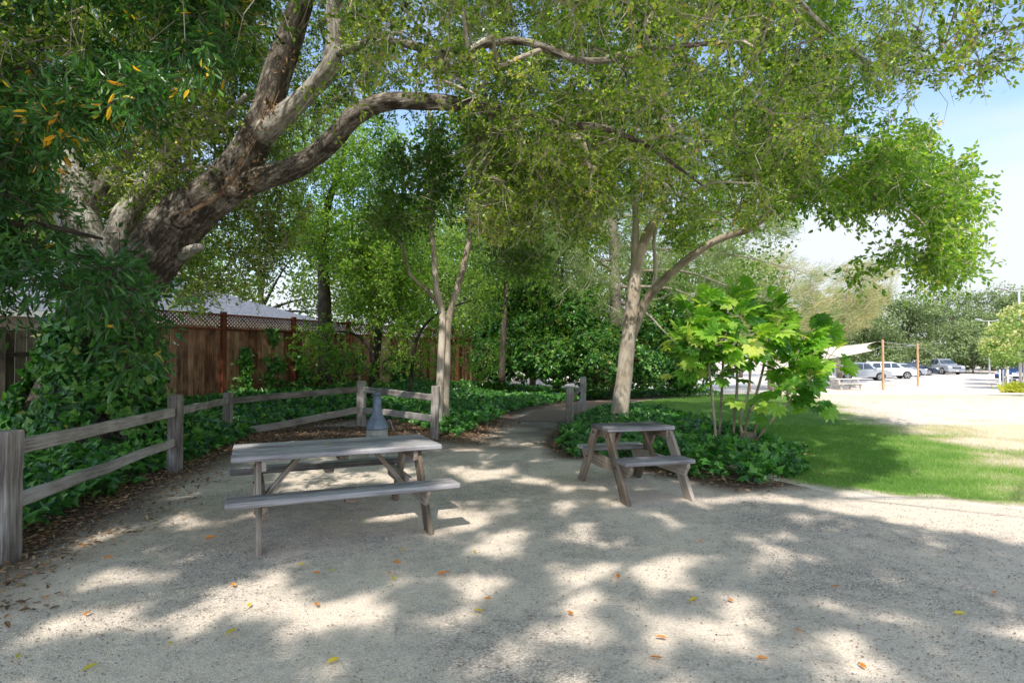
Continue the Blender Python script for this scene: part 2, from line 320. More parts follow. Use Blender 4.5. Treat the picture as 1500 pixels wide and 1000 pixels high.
def simple_ground(name, cols, s1=3, s2=60):
    m, nt, out = newmat(name); L = nt.links.new
    tc = nt.nodes.new('ShaderNodeTexCoord'); n = nt.nodes.new('ShaderNodeTexNoise'); n.inputs['Scale'].default_value = s1; n.inputs['Detail'].default_value = 8; n.inputs['Roughness'].default_value = .75; L(tc.outputs['Object'], n.inputs[0])
    v = nd(nt, 'ShaderNodeAttribute', attribute_name='v')
    a = nt.nodes.new('ShaderNodeMath'); a.operation = 'MULTIPLY_ADD'; L(n.outputs[0], a.inputs[0]); a.inputs[1].default_value = .8
    b = nt.nodes.new('ShaderNodeMath'); b.operation = 'SUBTRACT'; L(v.outputs['Fac'], b.inputs[0]); b.inputs[1].default_value = .4; L(b.outputs[0], a.inputs[2])
    c = ramp(nt, cols, a.outputs[0]); p = nt.nodes.new('ShaderNodeBsdfPrincipled'); p.inputs['Roughness'].default_value = 1; p.inputs['Specular IOR Level'].default_value = .1
    n2 = nt.nodes.new('ShaderNodeTexNoise'); n2.inputs['Scale'].default_value = s2; L(tc.outputs['Object'], n2.inputs[0])
    bp = nt.nodes.new('ShaderNodeBump'); bp.inputs['Strength'].default_value = .6; bp.inputs['Distance'].default_value = .02; L(n2.outputs[0], bp.inputs['Height']); L(bp.outputs[0], p.inputs['Normal'])
    L(c, p.inputs['Base Color']); L(p.outputs[0], out.inputs[0]); return m
M['lawn'] = simple_ground('lawn', [(.1, (.12, .22, .045)), (.35, (.20, .30, .08)), (.52, (.40, .38, .22)), (.66, (.56, .48, .38)), (.95, (.74, .64, .56))], 14)
M['lot'] = simple_ground('pale gravel lot', [(.3, (.50, .45, .40)), (.5, (.62, .57, .52)), (.7, (.72, .67, .62))], 6)
M['path'] = simple_ground('dirt path', [(.2, (.11, .08, .06)), (.6, (.27, .21, .16)), (.9, (.45, .38, .31))], 8)
M['trail'] = simple_ground('brown trail', [(.2, (.13, .085, .06)), (.6, (.28, .20, .15)), (.9, (.44, .34, .26))], 8)

# ---------------------------------------------------------------- terrain
def fline(x, y):   # distance behind the rail fence line (towards the plank fence)
    return None
RAIL = [(-3.84, 4.56), (-4.48, 8.0), (-5.44, 11.5), (-3.26, 13.0), (-1.42, 11.0)]
def gz(x, y):
    x = np.asarray(x, float); y = np.asarray(y, float)
    z = -.95 * sstep((y - 14) / 30.) * sstep((x + 6) / 7)
    # bank rising toward the plank fence
    px = -8.3 + (y - 13) * .466      # plank fence x at this y
    k = sstep(1 - (x - px - .2) / 3.2) * sstep((y - 5) / 5)
    z = z + .35 * k
    z = z + .02 * (fbm(x * .7, y * .7, 5) - .5) * sstep((x + 20) / 5)
    return z
IVY_EDGE = [(20, 800), (60, 778), (110, 752), (150, 732), (200, 706), (245, 690), (290, 670), (330, 655), (352, 644), (380, 632), (430, 624), (480, 618), (530, 612), (575, 614), (612, 624), (640, 632), (668, 640), (700, 628), (740, 606), (775, 594), (815, 586), (850, 580), (905, 574), (960, 570), (1005, 567)]
def gpt(px, py, z=0.0):
    u = (px - 750) / F; v = (500 - py) / F; c, s = math.cos(PITCH), math.sin(PITCH)
    y = c - v * s; zz = s + v * c; k = (z - CAMZ) / zz
    return (u * k, y * k)
edge = [gpt(a, b, .0) for a, b in IVY_EDGE]
BANK = [(-3.95, 3.2)] + edge + [(11, 31), (4, 34), (-1.4, 27.8), (-8.3, 13), (-9.9, 9.5), (-9.9, 3)]
PATCH = [gpt(*p) for p in ((812, 652), (818, 640), (840, 618), (872, 603), (905, 600), (950, 604), (1000, 612), (1060, 628), (1120, 645), (1160, 662), (1180, 688), (1150, 706), (1090, 712), (1030, 700), (985, 694), (940, 684), (880, 668), (840, 668))]

gx = np.concatenate([np.linspace(-70, -14, 18), np.arange(-13, 13, .16), np.linspace(13.3, 40, 50), np.linspace(43, 110, 15)])
gy = np.concatenate([np.linspace(-30, -2, 12), np.arange(-1.5, 20, .16), np.linspace(20.4, 60, 70), np.linspace(64, 260, 25)])
X, Y = np.meshgrid(gx, gy); Z = gz(X, Y) + .012 * (fbm(X * 2.5, Y * 2.5, 9) - .5)
br = np.zeros(X.shape)
def polydist(x, y, poly, closed=True):
    d = np.full(np.shape(x), 1e9); n = len(poly)
    for i in range(n if closed else n - 1):
        a = np.array(poly[i]); b = np.array(poly[(i + 1) % n]); ab = b - a
        t = np.clip(((x - a[0]) * ab[0] + (y - a[1]) * ab[1]) / (ab @ ab + 1e-12), 0, 1)
        d = np.minimum(d, np.hypot(x - a[0] - t * ab[0], y - a[1] - t * ab[1]))
    return d
dB = polydist(X, Y, BANK); inB = inpoly(X, Y, BANK); dP = polydist(X, Y, PATCH); inP = inpoly(X, Y, PATCH)
wob = fbm(X * 1.3, Y * 1.3, 21)
br = np.maximum(np.where(inB, 1, 1 - dB / (.55 + .9 * wob)), np.where(inP, 1, 1 - dP / (.3 + .5 * wob)))
br = np.maximum(br, .6 * sstep((Y - 8.0) / 3) * sstep(1 - (X - 1.8) / 1.5) * wob * 1.6)
nk = sstep(1 - np.hypot((X + 3.6) / 2.0, (Y - 11.6) / 2.0)); br = np.maximum(br, np.clip(nk * 3, 0, .95))
br = np.clip(br, 0, 1); br[(X < -9)] = 1
nb = X.shape; I = np.arange(X.size).reshape(nb)
q = np.stack([I[:-1, :-1], I[:-1, 1:], I[1:, 1:], I[1:, :-1]], -1).reshape(-1, 4)
mb = MB(); mb.add(np.stack([X, Y, Z], -1), [q], a=br.ravel()); g_ = mb.build('ground', M['ground'], smooth=True); props(g_, 'sandy gravel ground of the picnic area', 'ground', kind='structure')

def loft(name, A, B, na, nb_, mat, dz, label, vf=None):
    def res(C, n):
        C = np.array(C, float); s = np.concatenate([[0], np.cumsum(np.linalg.norm(np.diff(C, axis=0), axis=1))]); t = np.linspace(0, s[-1], n)
        return np.stack([np.interp(t, s, C[:, 0]), np.interp(t, s, C[:, 1])], 1)
    A = res(A, na) ; B = res(B, na); t = (np.linspace(0, 1, nb_) ** 1.6)[:, None, None]
    P = A[None] * (1 - t) + B[None] * t
    x, y = P[..., 0], P[..., 1]
    edgeN = .5 * (fbm(x * 1.6, y * 1.6, 31, None, 4) - .5); x = x + edgeN; y = y + edgeN
    z = gz(x, y) + .012 * (fbm(x * 2.5, y * 2.5, 9) - .5) + dz
    z[0] -= .05; z[1] -= .02; z[-1] -= .05
    I = np.arange(x.size).reshape(x.shape); q = np.stack([I[:-1, :-1], I[:-1, 1:], I[1:, 1:], I[1:, :-1]], -1).reshape(-1, 4)
    m = MB(); m.add(np.stack([x, y, z], -1), [q], a=(np.full(x.size, .5) if vf is None else vf(x, y).ravel()))
    o = m.build(name, mat, smooth=True); return props(o, label, name.replace('_', ' '), kind='structure')
def dry(x, y):
    return np.clip(sstep((x - (4.8 + .33 * (y - 7.5))) / 2.8) * (.70 + .3 * sstep((y - 8) / 6)) + (fbm(x * 1.5, y * 1.5, 44, None, 4) - .5) * .9, 0, 1)
LF = [(2.0, 12.5), (2.7, 9), (3.3, 7.2), (3.55, 6.8), (4.1, 6.5), (4.6, 6.3), (5.2, 6.05), (9, 5.2), (26, 3.5)]
LBK = [(2.6, 16.8), (4.6, 21.6), (8.3, 28), (12, 33), (16, 36), (21, 38.5), (27, 43), (35, 54), (56, 60)]
loft('lawn', LF, LBK, 260, 160, M['lawn'], .007, 'lawn, green in the shade and straw dry in the sun', lambda x, y: np.maximum(dry(x, y), 1.05 - polydist(x, y, LF, False) / .55 + (fbm(x * 3, y * 3, 45) - .5)))
loft('parking_lot', [(6, 30), (12, 36), (20, 40), (27, 44.5), (34, 55), (56, 61)], [(10, 78), (20, 78), (30, 78), (42, 78), (60, 80), (90, 80)], 60, 40, M['lot'], .03, 'pale gravel parking lot beyond the lawn')
loft('path', [(-.2, 13.9), (.1, 14.8), (.3, 15.8), (.7, 17), (1.2, 18.8), (3, 22.5), (7, 28.5), (11, 32.5)], [(1.2, 13.6), (1.6, 14.3), (1.8, 15), (2.1, 16), (2.5, 17), (4.5, 21.4), (8.2, 27.8), (12, 32.8)], 80, 14, M['trail'], .012, 'brown dirt path curving between the rail fences')

# ---------------------------------------------------------------- foliage tools
def sprays(C, nsp, nlf, L, size, tpl, leaf, twig, bias=(0, 0, 0), droop=.3, up=.5, vfun=None, wid=1.0, spread=.7, tr=.003, sizevar=.3):
    """leafy sprays around the centres C: thin twig and leaves set along it"""
    n = len(C)
    if not n: return
    c = np.repeat(C, nsp, 0); m = len(c)
    d = unit(rdir(m) + np.array(bias)); l = L * R.uniform(.6, 1.3, m)
    c = c + rdir(m) * L * .35
    t = R.uniform(.1, 1, (m, nlf))
    dd = np.repeat(d, nlf, 0); tt = t.ravel()[:, None]; ll = np.repeat(l, nlf)[:, None]
    P = np.repeat(c, nlf, 0) + dd * tt * ll - np.array([0, 0, 1]) * droop * ll * tt ** 2 + R.normal(size=(m * nlf, 3)) * size * .35
    Dv = dd * .6 + rdir(m * nlf) * spread - np.array([0, 0, droop * .6])
    N = rdir(m * nlf) * .8 + np.array([0, 0, up])
    s = size * R.uniform(1 - sizevar, 1 + sizevar, m * nlf)
    v = np.clip(np.repeat(np.repeat(R.uniform(0, .45, n), nsp) + R.uniform(-.05, .15, m), nlf) + R.uniform(0, 1, m * nlf) ** 1.4 * .55, 0, 1) if vfun is None else vfun(P)  # random cluster tone, dark to bright, imitates backlit leaves beside deep shadow
    leaf.leaves(P, Dv, N, s, tpl, v, wid)
    if twig is not None:
        mid = c + d * (l * .5)[:, None] - np.array([0, 0, 1]) * (droop * l * .25)[:, None]; en = c + d * (l * .95)[:, None] - np.array([0, 0, 1]) * (droop * l * .9)[:, None]
        twig.edges(c, mid, tr * 1.3, tr, 3); twig.edges(mid, en, tr, tr * .5, 3)
def grow(nodes0, C, twig, step=.28, r0=.0035, pw=.42, jit=.05, rmax=.04, wander=.35):
    """join every centre to the nearest branch, making forking branches"""
    base = np.asarray(nodes0, float); C = np.asarray(C, float)
    d0 = np.array([np.min(((base - c) ** 2).sum(1)) for c in C]); order = np.argsort(d0)
    cap = len(base) + len(C) * 40; N = np.empty((cap, 3)); N[:len(base)] = base; n = len(base); par = [-1] * n; cnt_leaf = []
    for i in order:
        c = C[i]; dv = ((N[:n] - c) ** 2).sum(1); k = int(np.argmin(dv)); dist = math.sqrt(dv[k])
        m = min(38, max(1, int(dist / step))); p0 = N[k].copy(); bow = R.normal(size=3) * wander * min(dist, 2) * .3; prev = k
        for j in range(1, m + 1):
            t = j / m
            if n >= cap: break
            N[n] = p0 + (c - p0) * t + bow * math.sin(math.pi * t) + (R.normal(size=3) * jit if j < m else 0); par.append(prev); prev = n; n += 1
        cnt_leaf.append(prev)
    cnt = np.zeros(n)
    for i in cnt_leaf: cnt[i] += 1
    for i in range(n - 1, len(base) - 1, -1): cnt[par[i]] += cnt[i]
    i = np.arange(len(base), n); p = np.array(par)[i]
    r = np.minimum(r0 * np.maximum(cnt, 1) ** pw, rmax)
    rp = np.where(p < len(base), r[i] * 1.15, np.minimum(r[p], r[i] * 1.5))
    thick = r[i] > .012
    twig.edges(N[p][thick], N[i][thick], rp[thick], r[i][thick], 7); twig.edges(N[p][~thick], N[i][~thick], rp[~thick], r[i][~thick], 3)
def resample(pts, step=.25):
    pts = np.array(pts, float); s = np.concatenate([[0], np.cumsum(np.linalg.norm(np.diff(pts, axis=0), axis=1))]); t = np.arange(0, s[-1], step)
    return np.stack([np.interp(t, s, pts[:, k]) for k in range(3)], 1)
def ppath(L): return [at(a, b, c) for a, b, c, *_ in L], [q[3] for q in L]

def region(n, x0, x1, y0, y1, d0, d1, test=None, thr=.42, sc=60, seed=1, mx=None):
    px = R.uniform(x0, x1, n); py = R.uniform(y0, y1, n); d = R.uniform(d0, d1, n)
    ok = fbm(px / sc, py / sc, seed, d * .7) > thr
    if test is not None: ok &= test(px, py)
    C = np.array([at(a, b, c) for a, b, c in zip(px[ok], py[ok], d[ok])]); return C if mx is None else C[:mx]
def poly_test(poly, wob=30): 
    return lambda x, y: inpoly(x + wob * (fbm(x / 35, y / 35, 90) - .5), y + wob * (fbm(x / 35 + 7, y / 35, 91) - .5), poly)


# ---------------------------------------------------------------- great oak
ob = at(130, 600, 9.6); ob[2] = gz(ob[0], ob[1]) - .1
oak = empty('oak_tree', ob, 'huge leaning oak with forked ivy-clad trunk and limbs arching over the tables', 'tree')
nodes = []
tr, rr = ppath([(128, 640, 9.6, 1.0), (133, 590, 9.6, .78), (140, 530, 9.6, .62), (160, 465, 9.55, .52), (200, 405, 9.5, .45), (240, 355, 9.4, .40), (285, 308, 9.3, .35), (330, 272, 9.2, .33), (362, 225, 9.1, .27), (388, 168, 9.0, .215), (405, 112, 8.9, .195), (428, 45, 8.8, .175), (452, -30, 8.6, .16), (470, -120, 8.3, .15), (520, -260, 8.0, .11)])
MB().tube(tr, rr, 22, 6, .16).build('trunk', M['oak_bark'], oak, smooth=True); nodes.append(resample(tr[7:]))
limbs = [
 [(322, 282, 9.2, .24), (360, 268, 9.1, .2), (405, 255, 9.0, .16), (452, 233, 8.8, .145), (488, 203, 8.6, .15), (520, 168, 8.4, .13), (565, 150, 8.2, .115), (625, 148, 8.0, .11), (690, 156, 7.8, .09), (760, 170, 7.6, .07), (820, 184, 7.5, .055), (885, 188, 7.4, .04), (950, 215, 7.3, .026), (1010, 258, 7.2, .015), (1040, 280, 7.1, .008)],
 [(380, 200, 9.0, .2), (412, 172, 8.9, .16), (450, 138, 8.8, .13), (482, 98, 8.6, .12), (492, 50, 8.5, .11), (490, 0, 8.4, .10), (520, -80, 8.0, .08), (600, -190, 7.5, .06)],
 [(140, 450, 9.7, .4), (122, 370, 9.9, .34), (108, 290, 10, .30), (96, 215, 10.1, .23), (102, 140, 10.1, .17), (116, 60, 10, .13), (118, -20, 10, .11), (80, -140, 9.5, .07)],
 [(150, 425, 9.7, .3), (172, 345, 9.8, .22), (205, 285, 9.8, .17), (248, 228, 9.7, .15), (262, 170, 9.6, .11), (272, 90, 9.5, .10), (310, 10, 9.4, .08), (340, -90, 9.0, .06)],
 [(118, 310, 10.0, .2), (150, 270, 9.9, .12), (195, 215, 9.7, .09), (230, 180, 9.5, .07), (240, 120, 9.3, .05)],
 [(248, 232, 9.7, .08), (285, 190, 9.5, .06), (330, 170, 9.2, .05), (360, 140, 9, .04)],
 [(485, 80, 8.6, .07), (560, 60, 8.0, .055), (650, 75, 7.5, .05), (760, 60, 7.0, .045), (860, 90, 6.8, .04), (980, 70, 6.6, .03), (1100, 60, 6.5, .02)],
]
for L in limbs:
    p, r = ppath(L); MB().tube(p, r, 16 if r[0] > .1 else 10, 6, .2).build('limb', M['oak_bark'], oak, smooth=True); nodes.append(resample(p[1:]))
T1 = np.array(at(470, -120, 8.3))
over = [[T1, (-2, 6, 8.2), (-.5, 4, 8), (.5, 2, 7.6), (1, 0, 7.4), (1.2, -2, 7.2)], [T1, (-1, 7, 8.4), (1.5, 6, 7.8), (4, 5, 7.2), (5, 6, 6.8)],
        [T1, (-4, 6, 8), (-4.5, 3.5, 7.6), (-4.5, 1, 7.4), (-4, -1.5, 7.2)], [(.5, 2, 7.6), (2.5, 1, 7.2), (4.5, 0, 7)], [(1, 0, 7.4), (-1, -2, 7.2), (-2, -4, 7)],
        [(1.5, 6, 7.8), (3.2, 8, 7.2), (5, 9.5, 6.8), (6.5, 10.5, 6.6)],
        [(-.5, 4, 8), (-1, 2.5, 9.5), (-.5, 0, 10.5), (0, -3, 11)], [(2.5, 1, 7.2), (4, -.5, 9), (5, -2.5, 10.5)], [(-4.5, 3.5, 7.6), (-5, 1, 9.5), (-5, -2, 10.5)], [(1.5, 6, 7.8), (2.5, 6, 9.5), (4, 7, 11)], [(-1, 7, 8.4), (-1, 7, 10), (0, 8, 11.5)], [(-4, 6, 8), (-5, 5.5, 10), (-5.5, 6, 11.5)], [(4, -.5, 9), (6, 1, 10), (6.5, 3, 10.5)]]
for P in over:
    P = [np.array(p, float) for p in P]; r = np.linspace(.07, .02, len(P)) * (.45 if P[-1][2] > 8.5 or P[-1][1] < 1 else .8); MB().tube(P, r, 10, 5, .15).build('limb', M['oak_bark'], oak, smooth=True); nodes.append(resample(P))
nodes = np.concatenate(nodes)

SHADE_LIT = [(2.3, 6.75), (3.5, 6.75), (5.6, 8.5), (6.7, 11.3), (8.5, 16.8), (10, 22), (40, 22), (40, -10), (12, -8), (7.5, 1.6), (4.2, 4.9)]
SKY = [(1232, 150), (1246, 108), (1290, 130), (1330, 172), (1390, 182), (1440, 165), (1470, 120), (1560, 70), (1800, 60), (1800, 440), (1090, 440), (1100, 340), (1200, 290), (1215, 200)]
def shadow_of(P):
    h = P[:, 2]; return P[:, 0] + .15 * h, P[:, 1] + .77 * h
LITSPOTS = [(850, 865, 52, 26), (935, 838, 48, 17), (850, 905, 45, 40), (800, 830, 25, 15), (895, 885, 20, 14), (990, 860, 45, 18), (1085, 945, 38, 24), (990, 915, 60, 25), (1080, 895, 40, 14), (530, 890, 62, 20), (585, 850, 36, 20), (690, 760, 40, 14), (720, 850, 26, 14), (720, 795, 22, 14), (280, 765, 45, 16), (195, 845, 60, 16), (300, 815, 40, 10), (430, 835, 50, 9), (330, 880, 50, 16), (140, 905, 50, 22), (60, 930, 60, 18), (455, 700, 60, 22), (560, 700, 60, 12), (480, 665, 30, 10), (820, 750, 35, 10), (830, 780, 40, 10), (700, 690, 60, 10), (780, 705, 40, 9), (1000, 770, 35, 9), (1190, 760, 30, 8), (1150, 820, 50, 14), (1010, 820, 60, 14), (1290, 905, 45, 14), (1200, 880, 60, 10), (1340, 850, 60, 9), (660, 930, 28, 16), (680, 985, 40, 14), (800, 935, 40, 22), (870, 945, 30, 16), (640, 740, 50, 12), (1160, 955, 50, 14), (1380, 975, 45, 12), (760, 607, 40, 5), (700, 655, 30, 5), (960, 620, 60, 6), (1010, 600, 60, 6), (1100, 605, 40, 6), (1180, 660, 30, 6), (1235, 690, 30, 6), (900, 800, 50, 9), (460, 760, 16, 8), (610, 755, 50, 6), (240, 575, 60, 16), (330, 580, 40, 12), (600, 590, 40, 14), (700, 590, 40, 10), (1130, 790, 45, 8), (1050, 740, 30, 7), (1220, 930, 40, 10), (560, 960, 30, 12), (420, 950, 30, 12), (250, 960, 30, 10)]
def lit_at(gx_, gy_, grow_=1.0):
    P = np.column_stack([gx_, gy_, np.zeros(len(gx_))]); a_, b_, _ = proj(P); r = np.zeros(len(gx_), bool)
    wx_ = 60 * (fbm(gx_ * 4, gy_ * 4, 41) - .5); wy_ = 26 * (fbm(gx_ * 4, gy_ * 4, 42) - .5)
    for (cx_, cy_, rx_, ry_) in LITSPOTS: r |= ((a_ + wx_ - cx_) / (rx_ * grow_)) ** 2 + ((b_ + wy_ - cy_) / (ry_ * grow_)) ** 2 < 1
    return r
n = 60000
C = np.stack([R.uniform(-10, 9, n), R.uniform(1.5, 12.5, n), R.uniform(3.9, 8.8, n)], 1)
px, py, dep = proj(C)
low = np.interp(px, [-300, 0, 250, 400, 520, 640, 760, 900, 1050, 1180, 1240, 1500, 1800], [330, 330, 330, 250, 140, 165, 250, 400, 340, 260, 130, 150, 150])
low = low + 70 * (fbm(px / 60, py / 200 + 3, 8) - .5)
sx, sy = shadow_of(C)
vis = (dep > .5) & (px > -200) & (px < 1700) & (py > -120)
ok = vis.copy()
ok &= ~(py > low)
ok &= ~inpoly(px + 30 * (fbm(px / 40, py / 40, 2) - .5), py + 50 * (fbm(px / 40, py / 40, 6) - .5), SKY)
ok &= ~inpoly(sx + .8 * (fbm(sx, sy, 12) - .5), sy + .8 * (fbm(sx + 9, sy, 13) - .5), SHADE_LIT)
ok &= C[:, 2] > 4.2 + .8 * (fbm(C[:, 0] * .6, C[:, 1] * .6, 3) - .5) - .12 * np.clip(C[:, 1] - 6, 0, 5)
ok &= fbm(C[:, 0] * .7, C[:, 1] * .7, 71, C[:, 2] * .7, 3) > .47
ok &= ~lit_at(sx, sy, 1.1)
Cv = C[ok][:4500]
# the unseen high crown above and behind the camera, shaped to throw the dappled shade
n = 75000
tx = R.uniform(-9, 9.5, n); ty = R.uniform(.8, 21, n); h = R.uniform(7.5, 12.5, n)
C = np.column_stack([tx - .15 * h, ty - .77 * h, h]); px, py, dep = proj(C)
ok = ~((dep > .3) & (py > -90))
ok &= ~inpoly(tx + .5 * (fbm(tx * 1.5, ty * 1.5, 12) - .5), ty + .5 * (fbm(tx * 1.5 + 9, ty * 1.5, 13) - .5), SHADE_LIT)
ok &= ~lit_at(tx, ty, 1.08)
ok &= (fbm(tx * 3.4, ty * 3.4, 71, None, 2) + .12 * (fbm(tx * .6, ty * .6, 72) - .5)) > np.where((ty > 5.6) & (ty < 15) & (tx > -3), .38, np.interp(tx, [-1, 2.5], [.385, .37]))
ok &= R.uniform(0, 1, n) < np.where(tx > 2.6, np.interp(ty, [0, 8, 21], [1, .9, .9]), np.where((ty > 8) & (ty < 15) & (tx > -1.6), .95, np.interp(ty, [0, 7.5, 9.5, 21], [1, .95, .40, .25])))
Co = C[ok][:24000]
# low hanging boughs before the house and over the middle
Ch = np.concatenate([region(3000, 225, 450, 250, 445, 10.5, 13.2, lambda a_, b_: b_ < np.interp(a_, [225, 300, 380, 450], [440, 445, 430, 330]), .47, 45, 301, 330), region(2500, 690, 880, 180, 330, 8, 11, None, .48, 45, 302, 330)])
Cb = np.concatenate([region(5000, 280, 760, -80, 235, 9.9, 13.0, lambda a_, b_: b_ < np.interp(a_, [280, 400, 560, 760], [260, 230, 120, 150]), .44, 50, 303, 520), region(2500, 20, 420, -60, 330, 10.4, 13, None, .46, 50, 304, 300)])
Cv = np.concatenate([Cv, Ch, Cb])
# keep foliage off the front of the great limbs and let the sun strike parts of them
def corridor(P, line, w, dmax):
    a_, b_, dp = proj(P); d_ = polydist(a_, b_, line, False); return (d_ < w) & (dp < dmax)
OAKLINE = [(225, 400), (285, 308), (345, 262), (375, 210), (392, 160), (410, 100), (430, 45), (450, -30)]
ARCH = [(345, 268), (405, 255), (452, 233), (488, 203), (520, 168), (565, 150), (640, 150)]
LEFTST = [(150, 330), (100, 260), (96, 200), (102, 130)]
cut = corridor(Cv, OAKLINE, 48, 9.3) | corridor(Cv, ARCH, 30, 8.9) | corridor(Cv, LEFTST, 34, 10.2) | corridor(Cv, [(490, 100), (492, 0)], 18, 8.6)
Cv = Cv[~cut]
QS = [at(a_, b_, d_) + np.array([0, -.25, .1]) for a_, b_, d_ in ((260, 340, 9.3), (325, 285, 9.1), (362, 225, 9), (388, 165, 9), (425, 55, 8.8), (405, 255, 9), (470, 220, 8.7), (540, 158, 8.3), (300, 300, 9.2), (345, 262, 9.1), (378, 190, 9), (395, 140, 8.9), (418, 80, 8.8), (430, 40, 8.7), (440, 235, 8.8), (500, 190, 8.5), (600, 148, 8.1), (98, 230, 10), (100, 160, 10), (150, 300, 9.8), (215, 270, 9.7), (490, 60, 8.5), (650, 500, 12.5), (646, 400, 12.4), (690, 330, 12.4), (915, 520, 13.3), (925, 440, 13.3), (1050, 350, 11.8), (1120, 325, 11), (1300, 250, 10), (1380, 300, 10), (1250, 230, 10), (1330, 200, 10), (1090, 480, 9.8), (1060, 455, 9.9), (1120, 465, 9.9), (1030, 500, 9.6), (1180, 520, 9.7), (1070, 520, 9.5), (1130, 530, 9.6), (1150, 500, 9.8), (1040, 470, 9.6), (330, 520, 14.8), (350, 500, 15), (450, 530, 16), (560, 520, 18), (700, 80, 7), (900, 60, 7), (1100, 60, 7), (560, 80, 8), (800, 120, 7.5), (1000, 150, 8))]
def offsun(P, rad=.42):
    k = np.zeros(len(P), bool)
    for q_ in QS:
        v_ = P - q_; t_ = v_ @ SUN; k |= (t_ > .3) & (np.linalg.norm(v_ - t_[:, None] * SUN, axis=1) < rad)
    return ~k
_sx, _sy = shadow_of(Cv); Cv = Cv[~lit_at(_sx, _sy, 1.2)]; Cv = Cv[offsun(Cv, .45)]; Co = Co[offsun(Co, .6)]
print('oak clusters', len(Cv), len(Co))
tw = MB(); grow(nodes, Cv, tw, step=.3); grow(nodes, Co, tw, step=.35, r0=.0018, pw=.36, rmax=.025)
cr = MB(); sprays(Cv, 5, 15, .32, .056, SMALL, cr, tw, droop=.25, tr=.0042)
sprays(Co, 4, 11, .12, .08, SMALL, cr, None, droop=.2)
# bare dead twigs hanging in the crown
cc = Cv[R.integers(0, len(Cv), 4000)]; dd = unit(rdir(len(cc)) + np.array([.1, 0, -.5])); e1 = cc + dd * .35; e2 = e1 + unit(dd + rdir(len(cc)) * .7) * .3
tw.edges(cc, e1, .005, .0035, 3); tw.edges(e1, e2, .0035, .0015, 3)
tw.build('branches', M['twig'], oak); cr.build('crown', M['oak_leaf'], oak)
# broken branch stub and knot hollow on the leaning trunk
p0 = at(262, 372, 9.35); MB().tube([p0, at(285, 364, 9.2), at(296, 360, 9.1)], [.12, .075, .05], 12, 4, .2).build('branch_stub', M['oak_bark'], oak, smooth=True)
p0 = at(268, 322, 9.05); d_ = unit(np.array([.25, -1, .1])[None])[0]; th = np.linspace(0, 2 * math.pi, 13)
MB().tube([p0 + .13 * (np.cos(t) * np.array([1, .3, 0]) + .8 * np.sin(t) * np.array([.1, 0, 1])) for t in th], [.035] * 13, 8, 3, .35).build('knot', M['dark_bark'], oak, smooth=True)
# a dry vine on the trunk
for s_ in range(3):
    q = [at(x + 4 * s_, y, 8.78 + .02 * s_ - (.0)) for x, y in ((262, 315), (300, 296), (330, 272), (352, 232), (372, 196), (390, 160), (402, 130))]
    m = MB().tube(q, [.006] * 7, 6, 5, .3)
    if s_ == 0: mv = m
    else: mv.add(m.V[0], m.F and [m.F[0]], m.G[0])
vc = np.array([at(x, y, 8.72) for x, y in ((385, 178), (395, 150), (410, 95), (392, 160), (345, 262), (355, 280), (362, 258), (375, 262), (330, 275), (418, 98), (425, 80), (380, 235))])
lv = np.repeat(vc, 7, 0) + R.normal(size=(84, 3)) * .06
mv.leaves(lv, rdir(84) - np.array([0, 0, .5]), rdir(84), .07, OVAL, R.uniform(0, 1, 84))
M['vine'] = leafmat('dry vine', [(0, (.25, .15, .09)), (1, (.42, .25, .14))], .1, .8)
mv.build('dry_vine', M['vine'], oak)

# ---------------------------------------------------------------- bay tree at the left
bb = np.array([-5.9, 4.3, 0.0]); bay = empty('bay_tree', bb, 'bay tree at the left edge with long dark leaves, some turned orange', 'tree')
bt = [(-5.9, 4.3, -.1), (-5.8, 4.4, 1.5), (-5.6, 4.7, 3.0), (-5.2, 5.2, 4.2), (-4.6, 5.6, 5.2)]
MB().tube(bt, [.17, .14, .12, .09, .05], 14, 6, .12).build('trunk', M['dark_bark'], bay, smooth=True)
bn = [resample(np.array(bt)[2:])]
for L in ([(-5.6, 4.7, 3.0), at(-20, 150, 5.6), at(20, 105, 5.7), at(80, 102, 5.9), at(160, 120, 6.0)], [(-5.7, 4.6, 2.4), at(-10, 330, 5.2), at(60, 330, 5.3), at(150, 350, 5.4)], [(-5.6, 4.7, 3.0), at(0, 170, 5.8), at(100, 175, 6.0), at(250, 90, 6.2), at(320, 30, 6.3)]):
    MB().tube(L, np.linspace(.06, .015, len(L)), 8, 5, .1).build('limb', M['dark_bark'], bay, smooth=True); bn.append(resample(L))
n = 9000; px = R.uniform(-220, 420, n); py = R.uniform(-160, 500, n); dd = R.uniform(4.6, 7.2, n)
lim = np.interp(py, [-160, 0, 90, 150, 190, 250, 330, 390, 430, 455, 480], [400, 380, 310, 210, 70, 50, 110, 180, 170, 60, 0]) + 60 * (fbm(px / 50, py / 50, 14) - .5)
okb = (px < lim) & (fbm(px / 60, py / 60, 15, dd) > .49)
C = np.array([at(a, b, c) for a, b, c in zip(px[okb], py[okb], dd[okb])])[:760]
ext = np.array([at(a, b, 5.2) for a, b in ((195, 465), (205, 505), (210, 530), (200, 440), (215, 480), (230, 430))]); C = np.concatenate([C, ext])
tw = MB(); cr = MB(); grow(np.concatenate(bn), C, tw, .25, .003)
sprays(C, 4, 15, .30, .105, LANCE, cr, tw, droop=.35, up=.35, spread=.55)
tw.build('branches', M['dark_bark'], bay); cr.build('crown', M['bay_leaf'], bay)

